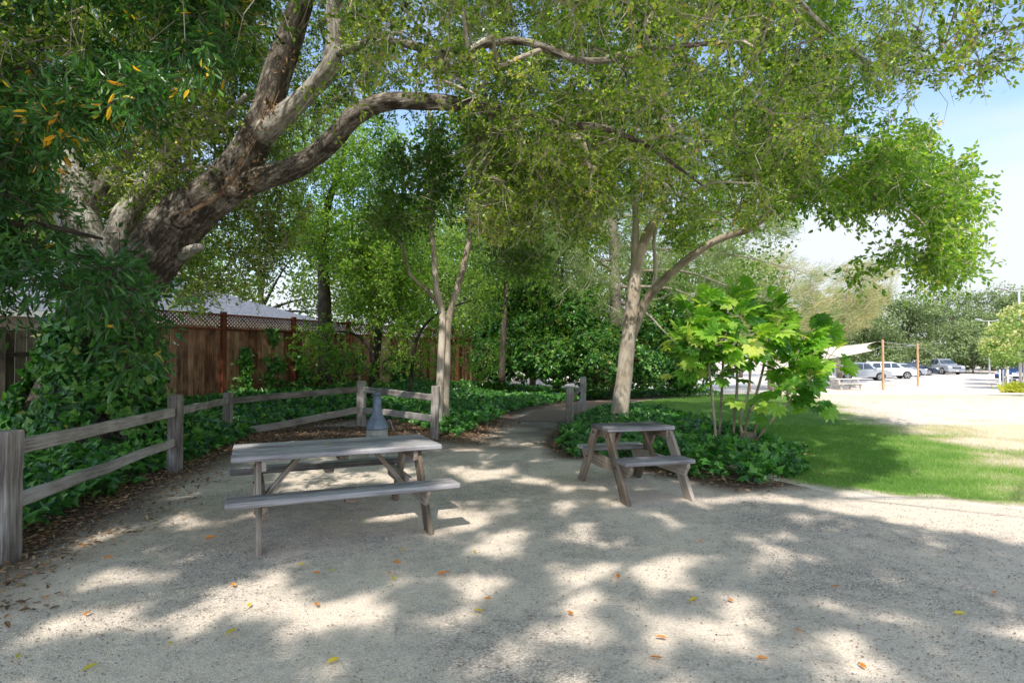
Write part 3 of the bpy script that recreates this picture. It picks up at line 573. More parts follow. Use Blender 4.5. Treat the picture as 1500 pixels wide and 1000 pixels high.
# ---------------------------------------------------------------- generic tree
def tree(name, label, cat, base, stems, mats, C, spr, group=None, growk={}, trunkname='trunk', bark_seg=14):
    t = empty(name, base, label, cat, group); nn = []
    for i, (p, r) in enumerate(stems):
        p = [np.array(q, float) for q in p]
        MB().tube(p, r, bark_seg if r[0] > .05 else 8, 6, .1).build(trunkname if i == 0 else 'limb', M[mats[0]], t, smooth=True); nn.append(resample(p[len(p) // 3:]))
    tw = MB(); cr = MB(); grow(np.concatenate(nn), C, tw, **growk)
    for k in (spr if isinstance(spr, list) else [spr]): sprays(C, leaf=cr, twig=tw, **k)
    tw.build('branches', M[mats[1]], t); cr.build('crown', M[mats[2]], t); return t
# centre twin stemmed tree
b = at(650, 610, 12.6); b[2] = 0
s1 = ppath([(652, 640, 12.6, .10), (652, 600, 12.6, .085), (654, 540, 12.6, .08), (657, 470, 12.6, .072), (671, 420, 12.6, .066), (686, 360, 12.6, .06), (692, 300, 12.5, .05), (712, 230, 12.3, .045), (725, 160, 12.2, .03)])
s2 = ppath([(642, 640, 12.5, .095), (643, 600, 12.5, .08), (646, 530, 12.5, .078), (648, 465, 12.5, .068), (639, 420, 12.5, .06), (636, 370, 12.4, .055), (630, 310, 12.4, .048), (632, 220, 12.3, .05), (628, 160, 12.2, .035)])
s3 = ppath([(650, 455, 12.5, .045), (625, 425, 12.5, .035), (600, 400, 12.4, .03), (590, 360, 12.3, .02)])
C = region(5000, 520, 800, 150, 430, 11.4, 13.8, poly_test([(560, 160), (640, 150), (760, 170), (800, 260), (790, 380), (740, 400), (700, 380), (690, 300), (600, 330), (560, 360), (530, 300)]), .46, 50, 4, 520)
tree('shade_tree', 'slim twin-stemmed tree behind the last rail post by the ivy', 'tree', b, [s1, s2, s3], ('smooth_bark', 'smooth_bark', 'myrtle_leaf'), C, dict(nsp=5, nlf=9, L=.36, size=.085, tpl=OVAL, droop=.4))

# right tree with the long limb
b = at(907, 610, 13.4); b[2] = 0
st = [ppath([(903, 640, 13.4, .24), (908, 600, 13.4, .19), (915, 545, 13.4, .175), (922, 480, 13.3, .16), (928, 425, 13.3, .15), (933, 385, 13.3, .125), (950, 340, 13.2, .11), (968, 305, 13.1, .09), (980, 240, 12.9, .07), (965, 150, 12.6, .06), (940, 60, 12.3, .05), (935, -40, 12, .04)]),
      ppath([(929, 410, 13.3, .10), (930, 360, 13.3, .085), (931, 310, 13.3, .075), (925, 240, 13.4, .06), (900, 160, 13.3, .04)]),
      ppath([(922, 500, 13.35, .12), (934, 470, 13.2, .105), (950, 435, 13.0, .10), (978, 405, 12.6, .09), (1010, 378, 12.2, .08), (1050, 352, 11.8, .075), (1100, 334, 11.3, .07), (1135, 305, 10.9, .06), (1175, 283, 10.6, .045), (1225, 268, 10.3, .035), (1280, 262, 10.1, .02)]),
      ppath([(1215, 270, 10.4, .035), (1270, 235, 10.2, .028), (1325, 215, 10.0, .02), (1370, 235, 9.9, .01)]), ppath([(1230, 268, 10.3, .035), (1290, 290, 10.0, .028), (1345, 320, 9.8, .02), (1375, 380, 9.7, .01)]), ppath([(1270, 262, 10.1, .025), (1340, 265, 9.9, .02), (1410, 300, 9.8, .01)]),
      ppath([(957, 428, 12.9, .05), (960, 390, 12.9, .045), (958, 350, 12.9, .04), (965, 320, 12.8, .035)]),
      ppath([(980, 250, 12.9, .05), (1040, 200, 12.4, .04), (1100, 150, 12, .03), (1170, 120, 11.6, .02)])]
C1 = region(12000, 760, 1240, -60, 400, 10.8, 14.6, poly_test([(800, -60), (1240, -60), (1250, 100), (1225, 190), (1200, 260), (1120, 310), (1060, 330), (1000, 370), (960, 300), (900, 300), (860, 380), (820, 330), (770, 200)]), .47, 55, 24, 1150)
C2 = region(6000, 1190, 1460, 150, 450, 9.2, 11.2, poly_test([(1215, 250), (1230, 200), (1290, 165), (1380, 185), (1415, 240), (1445, 300), (1430, 350), (1405, 390), (1400, 430), (1375, 425), (1330, 380), (1300, 345), (1260, 300), (1225, 290)], 85), .52, 26, 25, 300)
st_r = []
for _ in range(26):
    q_ = C2[R.integers(0, len(C2))].copy() + R.normal(size=3) * .12; dv_ = np.array([R.normal() * .35 + .15, R.normal() * .2, -.8])
    for k_ in range(R.integers(2, 5)): st_r.append(q_.copy()); q_ = q_ + dv_ * .15 + R.normal(size=3) * .04
st_r = np.array(st_r); a_, b_, _ = proj(st_r); st_r = st_r[(b_ < 450) | (a_ > 1330)]
Cj = region(900, 1130, 1290, 110, 300, 10, 12, None, .46, 40, 77, 90)
C3 = np.array([at(1255, 400, 10), at(1262, 408, 10), at(1222, 315, 10.2), at(1215, 300, 10.3), at(1130, 300, 11), at(1090, 300, 11.4), at(1150, 270, 10.8)])
C = np.concatenate([C1, C2, C3, C3, st_r, Cj])
tree('glossy_leaved_tree', 'pale-barked tree behind the small table with one long limb reaching right', 'tree', b, st, ('smooth_bark', 'smooth_bark', 'privet_leaf'), C, dict(nsp=5, nlf=10, L=.33, size=.082, tpl=OVAL, droop=.45), growk=dict(wander=.5))

# locusts behind the fence
LG = 'light green trees rising behind the plank fence'
for i, (bx, d, reg, s, lab) in enumerate([
    (475, 17.2, [(400, 170), (470, 130), (560, 150), (600, 230), (560, 300), (590, 380), (560, 440), (480, 400), (420, 330)], [(477, 560, .22), (476, 460, .19), (474, 380, .15), (478, 310, .11), (500, 240, .07), (510, 180, .04)], 'light green locust with a dark ivied trunk in front of the plank fence'),
    (552, 18.0, [(510, 330), (560, 290), (640, 330), (640, 440), (600, 500), (530, 470), (500, 420)], [(548, 560, .13), (553, 500, .12), (560, 430, .10), (575, 370, .08), (585, 320, .05)], 'smaller locust with a thin leaning trunk by the grey stove'),
    (720, 22, [(680, 170), (760, 200), (820, 300), (800, 440), (700, 470), (660, 400), (640, 300)], [(735, 560, .13), (738, 480, .11), (742, 400, .09), (740, 320, .06)], 'bright green locust over the far end of the plank fence')]):
    st = [([at(a, c, d) for a, c, r in s], [r for _, _, r in s]), ([at(s[2][0], s[2][1], d), at(s[2][0] - 30, s[2][1] - 50, d - .4), at(s[2][0] - 45, s[2][1] - 110, d - .6)], [.06, .045, .025])]
    xs = [p[0] for p in reg]; ys = [p[1] for p in reg]
    C = region(9000, min(xs), max(xs), min(ys), max(ys), d - 1.6, d + 1.8, poly_test(reg), .45, 45, 60 + i, 420)
    bs = np.array(st[0][0][0]); bs[2] = gz(bs[0], bs[1])
    tree('locust_tree', lab, 'tree', bs, st, ('dark_bark', 'dark_bark', 'locust_leaf'), C, dict(nsp=6, nlf=11, L=.5, size=.085, tpl=SMALL, droop=.4), LG)
# low feathery young locust sprays in front of the fence
bs = at(545, 560, 15.2); bs[2] = gz(bs[0], bs[1])
C = np.concatenate([region(1500, 430, 560, 480, 545, 14.6, 15.6, None, .47, 30, 5, 38), region(2500, 570, 730, 420, 545, 15, 18, None, .44, 30, 6, 95)])
tree('locust_sapling', 'feathery green saplings hanging low before the red plank fence', 'tree', bs, [ppath([(540, 580, 15.2, .05), (545, 520, 15.2, .045), (520, 490, 15.1, .03), (480, 485, 15, .015)]), ppath([(600, 580, 15.4, .05), (610, 500, 15.4, .04), (640, 460, 15.6, .03), (690, 440, 16, .02)])], ('dark_bark', 'dark_bark', 'locust_leaf'), C, dict(nsp=5, nlf=14, L=.45, size=.07, tpl=SMALL, droop=.3))

# pine behind the right tree
pd = 23.; pb = at(905, 575, pd); pb[2] = gz(pb[0], pb[1])
st = [ppath([(905, 600, pd, .28), (903, 480, pd, .24), (900, 380, pd, .2), (895, 260, pd, .16), (890, 120, pd, .12), (888, -40, pd, .08)])]
for (x1, y1, x2, y2) in ((903, 400, 780, 330), (900, 350, 760, 280), (898, 300, 800, 230), (903, 420, 1100, 470), (902, 400, 1130, 440), (900, 360, 1180, 400), (899, 320, 1150, 330), (897, 280, 1160, 260), (896, 240, 1080, 200), (894, 200, 1150, 190), (895, 200, 820, 150), (902, 380, 840, 440), (904, 440, 1010, 520)):
    dq = R.uniform(-3, 1.0); st.append(([at(x1, y1, pd), at(x1 * .6 + x2 * .4, y1 * .6 + y2 * .4 - R.uniform(5, 20), pd + dq * .4), at(x1 * .3 + x2 * .7 + R.uniform(-8, 8), y1 * .3 + y2 * .7 - R.uniform(-12, 12), pd + dq * .7), at(x2, y2, pd + dq)], [.075, .05, .03, .012]))
C = np.concatenate([region(9000, 760, 1200, 120, 520, 19.5, 25.5, poly_test([(770, 230), (850, 150), (1000, 120), (1180, 150), (1200, 260), (1160, 330), (1080, 380), (1180, 440), (1130, 480), (1000, 450), (930, 470), (860, 470), (780, 440), (760, 330)]), .47, 50, 33, 900)])
t = empty('pine_tree', pb, 'long-needled pine with dead lower branches behind the pale-barked tree', 'tree'); nn = []
for i, (p, r) in enumerate(st):
    MB().tube(p, r, 10, 4, .1).build('trunk' if i == 0 else 'limb', M['twig'], t, smooth=True); nn.append(resample(p))
tw = MB(); cr = MB(); grow(np.concatenate(nn), C, tw, .4, .006)
c = np.repeat(C, 90, 0); m_ = len(c); ax = np.repeat(unit(rdir(len(C)) * .8 + np.array([.5, -.2, -.1])), 90, 0)
cr.leaves(c + ax * R.uniform(-.35, .35, (m_, 1)) + R.normal(size=(m_, 3)) * .1, ax + rdir(m_) * .7, rdir(m_), R.uniform(.14, .30, m_), NEEDLE, np.clip(np.repeat(R.uniform(0, .5, len(C)), 90) + R.uniform(0, .5, m_), 0, 1), 1.8)
tw.build('branches', M['twig'], t); cr.build('crown', M['pine'], t)

# feathery tan trees beyond the lawn
for i, (bx, d, reg, lab) in enumerate([(1130, 40, [(1040, 400), (1080, 370), (1150, 375), (1210, 400), (1230, 450), (1200, 500), (1100, 520), (1030, 480)], 'feathery tan and green tree nearer the pine'), (1230, 48, [(1160, 420), (1200, 390), (1270, 380), (1310, 400), (1300, 450), (1260, 490), (1180, 500)], 'feathery yellow-tan tree just left of the shade sail')]):
    bs = at(bx, 560, d); bs[2] = gz(bs[0], bs[1])
    st = [([bs, at(bx, 500, d), at(bx + 10, 440, d), at(bx + 20, 400, d)], [.25, .2, .12, .05]), ([at(bx, 500, d), at(bx - 30, 460, d), at(bx - 50, 420, d)], [.1, .07, .04]), ([at(bx, 490, d), at(bx + 40, 450, d), at(bx + 60, 420, d)], [.1, .07, .04])]
    xs = [p[0] for p in reg]; ys = [p[1] for p in reg]
    C = region(6000, min(xs), max(xs), min(ys), max(ys), d - 2.5, d + 2.5, poly_test(reg, 20), .42, 35, 80 + i, 420)
    t = empty('feathery_tree', bs, lab, 'tree', 'feathery tan trees beyond the lawn'); nn = []
    for j, (p, r) in enumerate(st): MB().tube(p, r, 8, 4, .1).build('trunk' if j == 0 else 'limb', M['twig'], t, smooth=True); nn.append(resample(p))
    tw = MB(); cr = MB(); grow(np.concatenate(nn), C, tw, .6, .008)
    k = 60; c = np.repeat(C, k, 0); m_ = len(c); ax = np.repeat(unit(R.normal(size=(len(C), 3)) * .35 + np.array([.8, 0, .35])), k, 0)
    cr.leaves(c + ax * R.uniform(-.7, .7, (m_, 1)) + R.normal(size=(m_, 3)) * .16, ax + rdir(m_) * .35, rdir(m_), R.uniform(.2, .45, m_), NEEDLE, np.clip(np.repeat(R.uniform(0, .6, len(C)), k) + R.uniform(0, .4, m_), 0, 1), 1.9)
    tw.build('branches', M['twig'], t); cr.build('crown', M['feather'], t)

# ---------------------------------------------------------------- background broadleaf trees
def blob_tree(name, label, base, h, rad, mat, n, size, group, seed, bark='dark_bark', trunk_h=.35, tr=.2, group2=None):
    t = empty(name, base, label, 'tree', group); rg = np.random.default_rng(seed)
    b = np.array(base, float); top = b + np.array([0, 0, h * .8])
    MB().tube([b - [0, 0, .2], b + [.1, 0, h * trunk_h], b + [-.1, .1, h * .6], top], [tr, tr * .75, tr * .5, tr * .2], 9, 4, .15).build('trunk', M[bark], t, smooth=True)
    nl = 16; cs = []
    for i in range(nl):
        a = rg.uniform(0, 2 * math.pi); zz = rg.uniform(.30, .95); rr = rad * rg.uniform(.2, .85) * math.sin(math.pi * min(.95, max(.12, zz * .9))) ** .6
        cs.append((b[0] + rr * math.cos(a), b[1] + rr * math.sin(a), b[2] + h * zz, rg.uniform(.28, .5) * rad))
    for c in cs[:7]: MB().tube([b + [0, 0, h * trunk_h], (b + [0, 0, h * trunk_h] + np.array(c[:3])) / 2 + [0, 0, .2], np.array(c[:3])], [tr * .5, tr * .3, tr * .1], 6, 3).build('limb', M[bark], t, smooth=True)
    cs = np.array(cs); k = rg.integers(0, nl, n); dr = unit(rg.normal(size=(n, 3))); rr = cs[k, 3] * rg.uniform(.55, 1.08, n)
    P = cs[k, :3] + dr * rr[:, None] * np.array([1, 1, .75])
    keep = fbm(P[:, 0] * 1.2 / max(size * 3, .5), P[:, 1] * 1.2 / max(size * 3, .5), seed, P[:, 2] * 1.2 / max(size * 3, .5)) > .44
    P = P[keep]; m = len(P); cr = MB()
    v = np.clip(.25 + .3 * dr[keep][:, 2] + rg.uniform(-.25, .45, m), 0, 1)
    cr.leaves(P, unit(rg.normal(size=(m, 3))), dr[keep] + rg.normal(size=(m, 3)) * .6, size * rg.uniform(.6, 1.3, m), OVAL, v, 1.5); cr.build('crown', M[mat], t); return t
fl = ['round dark oak in the tree line above the silver pickup', 'tall pale green tree in the distant tree line left of the sail posts', 'low bushy tree of the distant tree line behind the parked cars']
TL = 'trees of the distant tree line'
spots = [(1165, 82, 11, 5.2), (1215, 90, 11.5, 5), (1262, 78, 9.5, 5), (1290, 98, 12.5, 6), (1325, 84, 10.2, 5.2), (1362, 95, 12.0, 5.5), (1398, 80, 10.0, 5), (1425, 98, 12.8, 6), (1455, 86, 10.6, 5), (1492, 92, 12.2, 6), (1530, 84, 11, 5.5)]
names_ = ['behind the shrub at the left end', 'over the shade sail', 'above the silver crossover', 'between the two timber sail posts, tallest there', 'right behind the second timber sail post', 'just left of the silver pickup, standing farther back', 'directly over the silver pickup', 'with the highest crown, right of the pickup', 'behind the double-headed lamp pole', 'behind the blossoming young trees', 'at the right end, cut by the picture edge']
for i, ((px_, d, h, r), nm) in enumerate(zip(spots, names_)):
    bs = at(px_, 545, d); bs[2] = gz(bs[0], bs[1])
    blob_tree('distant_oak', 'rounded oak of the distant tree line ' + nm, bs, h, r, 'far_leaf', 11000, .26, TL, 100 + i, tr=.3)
for i, (px_, d, nm) in enumerate([(1300, 74, 'behind the white crossover'), (1345, 76, 'behind the dark car'), (1425, 74, 'right of the silver pickup'), (1240, 74, 'behind the silver crossover'), (1400, 78, 'close behind the silver pickup'), (1465, 76, 'below the double-headed lamp pole')]):
    bs = at(px_, 550, d); bs[2] = gz(bs[0], bs[1])
    blob_tree('bush', 'low round bush ' + nm, bs, 3.4 if i != 2 else 4.2, 3.2, 'far_leaf', 5000, .24, 'bushes under the distant tree line', 130 + i, tr=.1)
# lit trees behind the house and hedge
for i, (px_, d, h, r, nm) in enumerate([(60, 22, 9, 4, 'behind the pale house wall, farthest left'), (230, 30, 9, 5, 'behind the left end of the shingled roof'), (380, 34, 10, 5.5, 'behind the middle of the shingled roof'), (540, 33, 9, 5, 'behind the right end of the shingled roof'), (660, 36, 9.5, 5, 'behind the twin-stemmed tree'), (780, 40, 10, 5, 'above the ivied hedge'), (860, 33, 12, 5, 'just left of the pine trunk'), (1010, 34, 12, 5, 'just right of the pine trunk'), (1085, 62, 12, 6, 'behind the tan feathery tree'), (705, 29, 8.5, 3.6, 'just right of the twin-stemmed tree, over the fence end'), (815, 30, 9, 3.8, 'behind the dark hedge, between the two hedges')]):
    bs = at(px_, 560, d); bs[2] = gz(bs[0], bs[1])
    blob_tree('background_tree', 'sunlit olive-green tree ' + nm, bs, h, r, 'mid_leaf', 14000, .17, 'sunlit trees seen through the gaps', 160 + i, tr=.22)

# ---------------------------------------------------------------- ivy
def ivy_scatter(mbf, P, N, size, v=None):
    n = len(P); Dv = rdir(n); mbf.leaves(P, Dv, N + rdir(n) * .45, size * R.uniform(.6, 1.25, n), IVY, v)
def ivy_ground(poly, n, zfun, near_size=.13, name='ivy', label='', cat='ivy', mask=None):
    xs = [p[0] for p in poly]; ys = [p[1] for p in poly]
    x = R.uniform(min(xs), max(xs), n * 4); y = min(ys) + (max(ys) - min(ys)) * R.uniform(0, 1, n * 4) ** 1.3
    ex = x + .35 * (fbm(x * 3, y * 3, 51) - .5); ey = y + .35 * (fbm(x * 3 + 5, y * 3, 52) - .5)
    ok = inpoly(ex, ey, poly); x, y = x[ok][:n], y[ok][:n]
    d = polydist(x, y, poly); h = np.minimum(d / .35, 1) ** .6 * (.13 + .20 * fbm(x * 1.6, y * 1.6, 53)) 
    lay = R.uniform(.35, 1, len(x)) ** .7; P = np.stack([x, y, zfun(x, y) + .03 + h * lay], 1)
    e = .05; gx_ = (fbm((x + e) * 1.6, y * 1.6, 53) - fbm((x - e) * 1.6, y * 1.6, 53)) / (2 * e) * .2; gy_ = (fbm(x * 1.6, (y + e) * 1.6, 53) - fbm(x * 1.6, (y - e) * 1.6, 53)) / (2 * e) * .2
    N = np.stack([-gx_ * 2, -gy_ * 2 - .25, np.ones(len(x))], 1)
    m = MB(); ivy_scatter(m, P, N, near_size, np.clip(R.uniform(0, .75, len(x)) * (.4 + .8 * lay), 0, 1))
    o = m.build(name, M['ivy']); props(o, label, cat, kind='stuff'); return o
ivy_ground(BANK, 42000, gz, .125, 'ivy', 'dark glossy ivy carpeting the bank between the rail fence and plank fence')
ivy_ground(PATCH, 5200, gz, .12, 'ivy', 'ivy patch around the shrub behind the small picnic table')
# ivy runners onto the lawn
a = R.uniform(0, 1, 110); P = np.stack([3.75 + a * .9, 9.6 + .12 * np.sin(a * 9) + R.normal(size=110) * .05 - a * .35, .06 + R.uniform(0, .09, 110)], 1)
m = MB(); ivy_scatter(m, P, np.tile([0, -.3, 1.], (110, 1)), .11); props(m.build('ivy_runner', M['ivy']), 'ivy runner creeping out over the lawn right of the shrub', 'ivy')

# ivy on the oak trunk and its foot
n = 6500; a = R.uniform(0, 2 * math.pi, n); zz = R.uniform(0, 1, n) ** 1.5 * 2.6
cx = np.interp(zz, [0, 1.2, 2.6], [ob[0], ob[0] + .05, ob[0] + .35]); rr = np.interp(zz, [0, .5, 1.2, 2.6], [1.55, 1.05, .72, .52]) + R.uniform(0, .12, n)
P = np.stack([cx + rr * np.cos(a), 9.6 + rr * np.sin(a), zz + .15], 1); N = np.stack([np.cos(a), np.sin(a), np.full(n, .5)], 1)
dens = fbm(a * 1.8, zz * 1.5, 61) > (.22 + .12 * zz); m = MB(); ivy_scatter(m, P[dens], N[dens], .14)
m.build('ivy', M['ivy'], oak)
# climbing ivy on the plank fence
def fx(y): return -8.3 + (y - 13) * .466
fd = unit(np.array([[.466, 1, 0]]))[0]; fn = np.array([fd[1], -fd[0], 0])
for i, (px_, w, top, nm) in enumerate([(222, .45, 2.1, 'nearest the oak'), (355, .35, 1.5, 'on the third fence bay'), (398, .5, 2.0, 'around a red fence post'), (440, .6, 1.3, 'low between the posts'), (500, 1.3, 1.4, 'in a broad dark mass'), (585, 1.6, 1.3, 'at the far bays')]):
    u = (px_ - 750) / F; y0 = (-8.3 - 13 * .466) / (u - .466); y0 = abs(y0); x0 = fx(y0)
    n = int(900 * w + 250); s = R.normal(size=n) * w * .45; hz = R.uniform(0, 1, n) ** 1.2 * (top - .2) ; s = s * (1.25 - .6 * hz / top)
    ok = fbm(s * 4 + i * 7, hz * 4, 66, None, 4) > .40 + .13 * hz / top + .12 * np.abs(s / w); s = s[ok]; hz = hz[ok]; n = len(s)
    P = np.array([x0, y0, 0.]) + fd * s[:, None] + fn * (.08 + R.uniform(0, .22, n) * (1 - hz / top / 1.3))[:, None]; P[:, 2] = .42 + hz
    m = MB(); ivy_scatter(m, P, np.tile(fn + [0, 0, .5], (n, 1)), .12)
    pts = [np.array([x0, y0, .4]) + fn * .07 + fd * .1 * k + np.array([0, 0, .35 * k]) for k in range(4)]
    root = empty('climbing_ivy', (x0, y0, .4), 'ivy climbing the plank fence ' + nm, 'ivy', 'ivy climbing the plank fence')
    m.build('leaves', M['ivy'], root); MB().tube(pts, [.012] * 4, 6, 4).build('stem', M['dark_bark'], root)

# ivied hedge mass at the back
def hedge(name, label, lobes, n, size, mat='ivy', group=None, seed=0):
    rg = np.random.default_rng(seed); cs = np.array(lobes, float)
    root = empty(name, (cs[:, 0].mean(), cs[:, 1].mean(), gz(cs[:, 0].mean(), cs[:, 1].mean())), label, 'hedge', group)
    ex_ = []
    for c_ in cs:
        for _ in range(4):
            v_ = unit(rg.normal(size=(1, 3)) + np.array([0, -.5, .35]))[0]; ex_.append([*(c_[:3] + v_ * c_[3] * rg.uniform(.6, 1.25)), rg.uniform(.2, .5) * c_[3]])
    cs = np.concatenate([cs, np.array(ex_)])
    w = cs[:, 3] ** 2; k = rg.choice(len(cs), n, p=w / w.sum()); dr = unit(rg.normal(size=(n, 3)) + np.array([0, -.8, .15])); bump = .80 + .35 * fbm(dr[:, 0] * 3 + k, dr[:, 1] * 3, seed, dr[:, 2] * 3)
    P = cs[k, :3] + dr * (cs[k, 3] * bump)[:, None]; ok = P[:, 2] > gz(P[:, 0], P[:, 1]); P = P[ok]; dr = dr[ok]
    m = MB(); ivy_scatter(m, P, dr + np.array([0, 0, .35]), size); m.build('leaves', M[mat], root)
    sp_ = P[(dr[:, 2] > .1) & (rg.uniform(size=len(P)) < .035)]; lf_ = MB(); sprays(sp_, 3, 9, .5, .09, SMALL, lf_, None, bias=(0, -.2, .5), droop=.5); lf_.build('light_sprays', M['locust_leaf'], root)
    core = MB()  # solid dark blobs filling each lobe behind the leaves
    for c in cs: core.lathe((c[0], c[1], c[2]), [(.02, -c[3] * .78), (c[3] * .55, -c[3] * .55), (c[3] * .76, 0), (c[3] * .55, c[3] * .55), (.02, c[3] * .76)], 10)
    core.build('dark_core', M['dark_bark'], root, smooth=True); return root
lob = []
for px_, py_, d, r in ((725, 530, 24, 1.0), (745, 490, 25, 1.3), (775, 510, 24, 1.4), (800, 470, 25, 1.3), (815, 525, 23, 1.1), (845, 490, 24, 1.5), (870, 530, 22.5, 1.1)): lob.append([*at(px_, py_, d), r])
hedge('ivied_hedge', 'dark ivied hedge at the back between the plank fence and the pale-barked tree', lob, 17000, .15, seed=1)
lob = []
for px_, py_, d, r in ((890, 520, 23, 1.2), (940, 530, 24, 1.2), (955, 480, 24, 1.2), (965, 430, 24.5, 1.0), (975, 520, 25, 1.4), (1000, 500, 27, 1.6), (1000, 545, 27, 1.1), (985, 460, 25, 1.1)): lob.append([*at(px_, py_, d), r])
hedge('ivied_hedge', 'dark ivied hedge at the back right of the pale-barked trunk, climbing a snag', lob, 17000, .15, seed=2)

# ---------------------------------------------------------------- shrub with big leaves (fatsia)
fb = np.array([*gpt(1085, 655), 0.]); fat = empty('broadleaf_shrub', fb, 'multi-stemmed shrub with large glossy hand-shaped leaves in the ivy patch', 'shrub')
stems = [[(1050, 650, 9.6), (1046, 610, 9.6), (1042, 570, 9.6), (1038, 530, 9.6), (1036, 490, 9.6)], [(1052, 640, 10.2), (1056, 600, 10.2), (1058, 560, 10.2), (1060, 500, 10.2), (1062, 465, 10.2)],
         [(1073, 645, 10), (1076, 610, 10), (1080, 560, 9.9), (1078, 510, 9.8), (1082, 470, 9.8)], [(1086, 645, 10.1), (1096, 610, 10.1), (1110, 570, 10.1), (1122, 520, 10.2), (1128, 470, 10.2)],
         [(1098, 645, 10), (1115, 600, 10), (1140, 568, 10), (1158, 545, 10), (1168, 510, 9.9), (1178, 500, 9.9)], [(1095, 662, 9.6), (1125, 622, 9.6), (1152, 592, 9.5), (1170, 570, 9.4), (1190, 560, 9.4)], [(1090, 650, 9.9), (1085, 615, 9.8), (1095, 580, 9.6), (1100, 540, 9.5)]]
lf = MB(); pt = MB()
for L in stems:
    p = [at(*q) for q in L]; p[0][2] = -.05; MB().tube(p, np.linspace(.026, .016, len(p)), 9, 6, .12).build('stem', M['stem'], fat, smooth=True)
tips = [(1036, 480, 9.6, 17), (1062, 462, 10.2, 15), (1082, 468, 9.8, 16), (1128, 468, 10.2, 17), (1178, 500, 9.9, 16), (1188, 556, 9.4, 12), (1022, 520, 9.7, 13), (1100, 520, 9.5, 14), (1142, 545, 9.8, 9), (1010, 480, 9.9, 10), (1150, 480, 10.0, 12), (1052, 505, 9.4, 13), (1125, 500, 9.6, 12), (1060, 550, 9.6, 7), (1100, 600, 9.7, 5), (1030, 455, 10, 9), (1110, 450, 10.2, 9), (1085, 440, 10.2, 8), (1200, 515, 9.9, 8), (1000, 500, 9.8, 8), (1015, 545, 9.7, 7), (1045, 525, 9.5, 9), (1080, 500, 9.4, 10), (1075, 545, 9.5, 6), (1165, 530, 9.7, 9), (1205, 535, 9.8, 7), (1150, 575, 9.4, 6), (1195, 590, 9.4, 5), (1012, 465, 9.8, 6), (1135, 495, 9.9, 8)]
for (x_, y_, d_, k) in tips:
    c = at(x_, y_, d_); k = int(k * 1.4)
    for j in range(k):
        az = R.uniform(0, 2 * math.pi); el = R.uniform(-.6, 1.15); dr = np.array([math.cos(az) * math.cos(el), math.sin(az) * math.cos(el), math.sin(el)])
        pl = R.uniform(.08, .42); p1 = c + dr * pl; pt.edges([c], [p1], .006, .004, 5)
        up = np.array([0, 0, 1.]) + dr * .35 + R.normal(size=3) * .38 + np.array([0, -.35, 0]); ld = dr + np.array([0, 0, R.uniform(-.6, .1)])
        lf.leaves(p1[None], ld[None], up[None], R.uniform(.13, .27), FATSIA, np.array([R.uniform()]))
pt.build('leaf_stalks', M['stem'], fat); lf.build('foliage', M['fatsia'], fat)
# old stump by its foot
sb = np.array([*gpt(1096, 660), 0.]); st_ = MB().tube([sb - [0, 0, .05], sb + [.0, .0, .15], sb + [.02, .02, .30]], [.13, .12, .10], 14, 5, .35, fr=3)
props(st_.build('tree_stump', M['stem'], smooth=True), 'short brown cut stump at the foot of the big-leaved shrub', 'stump')

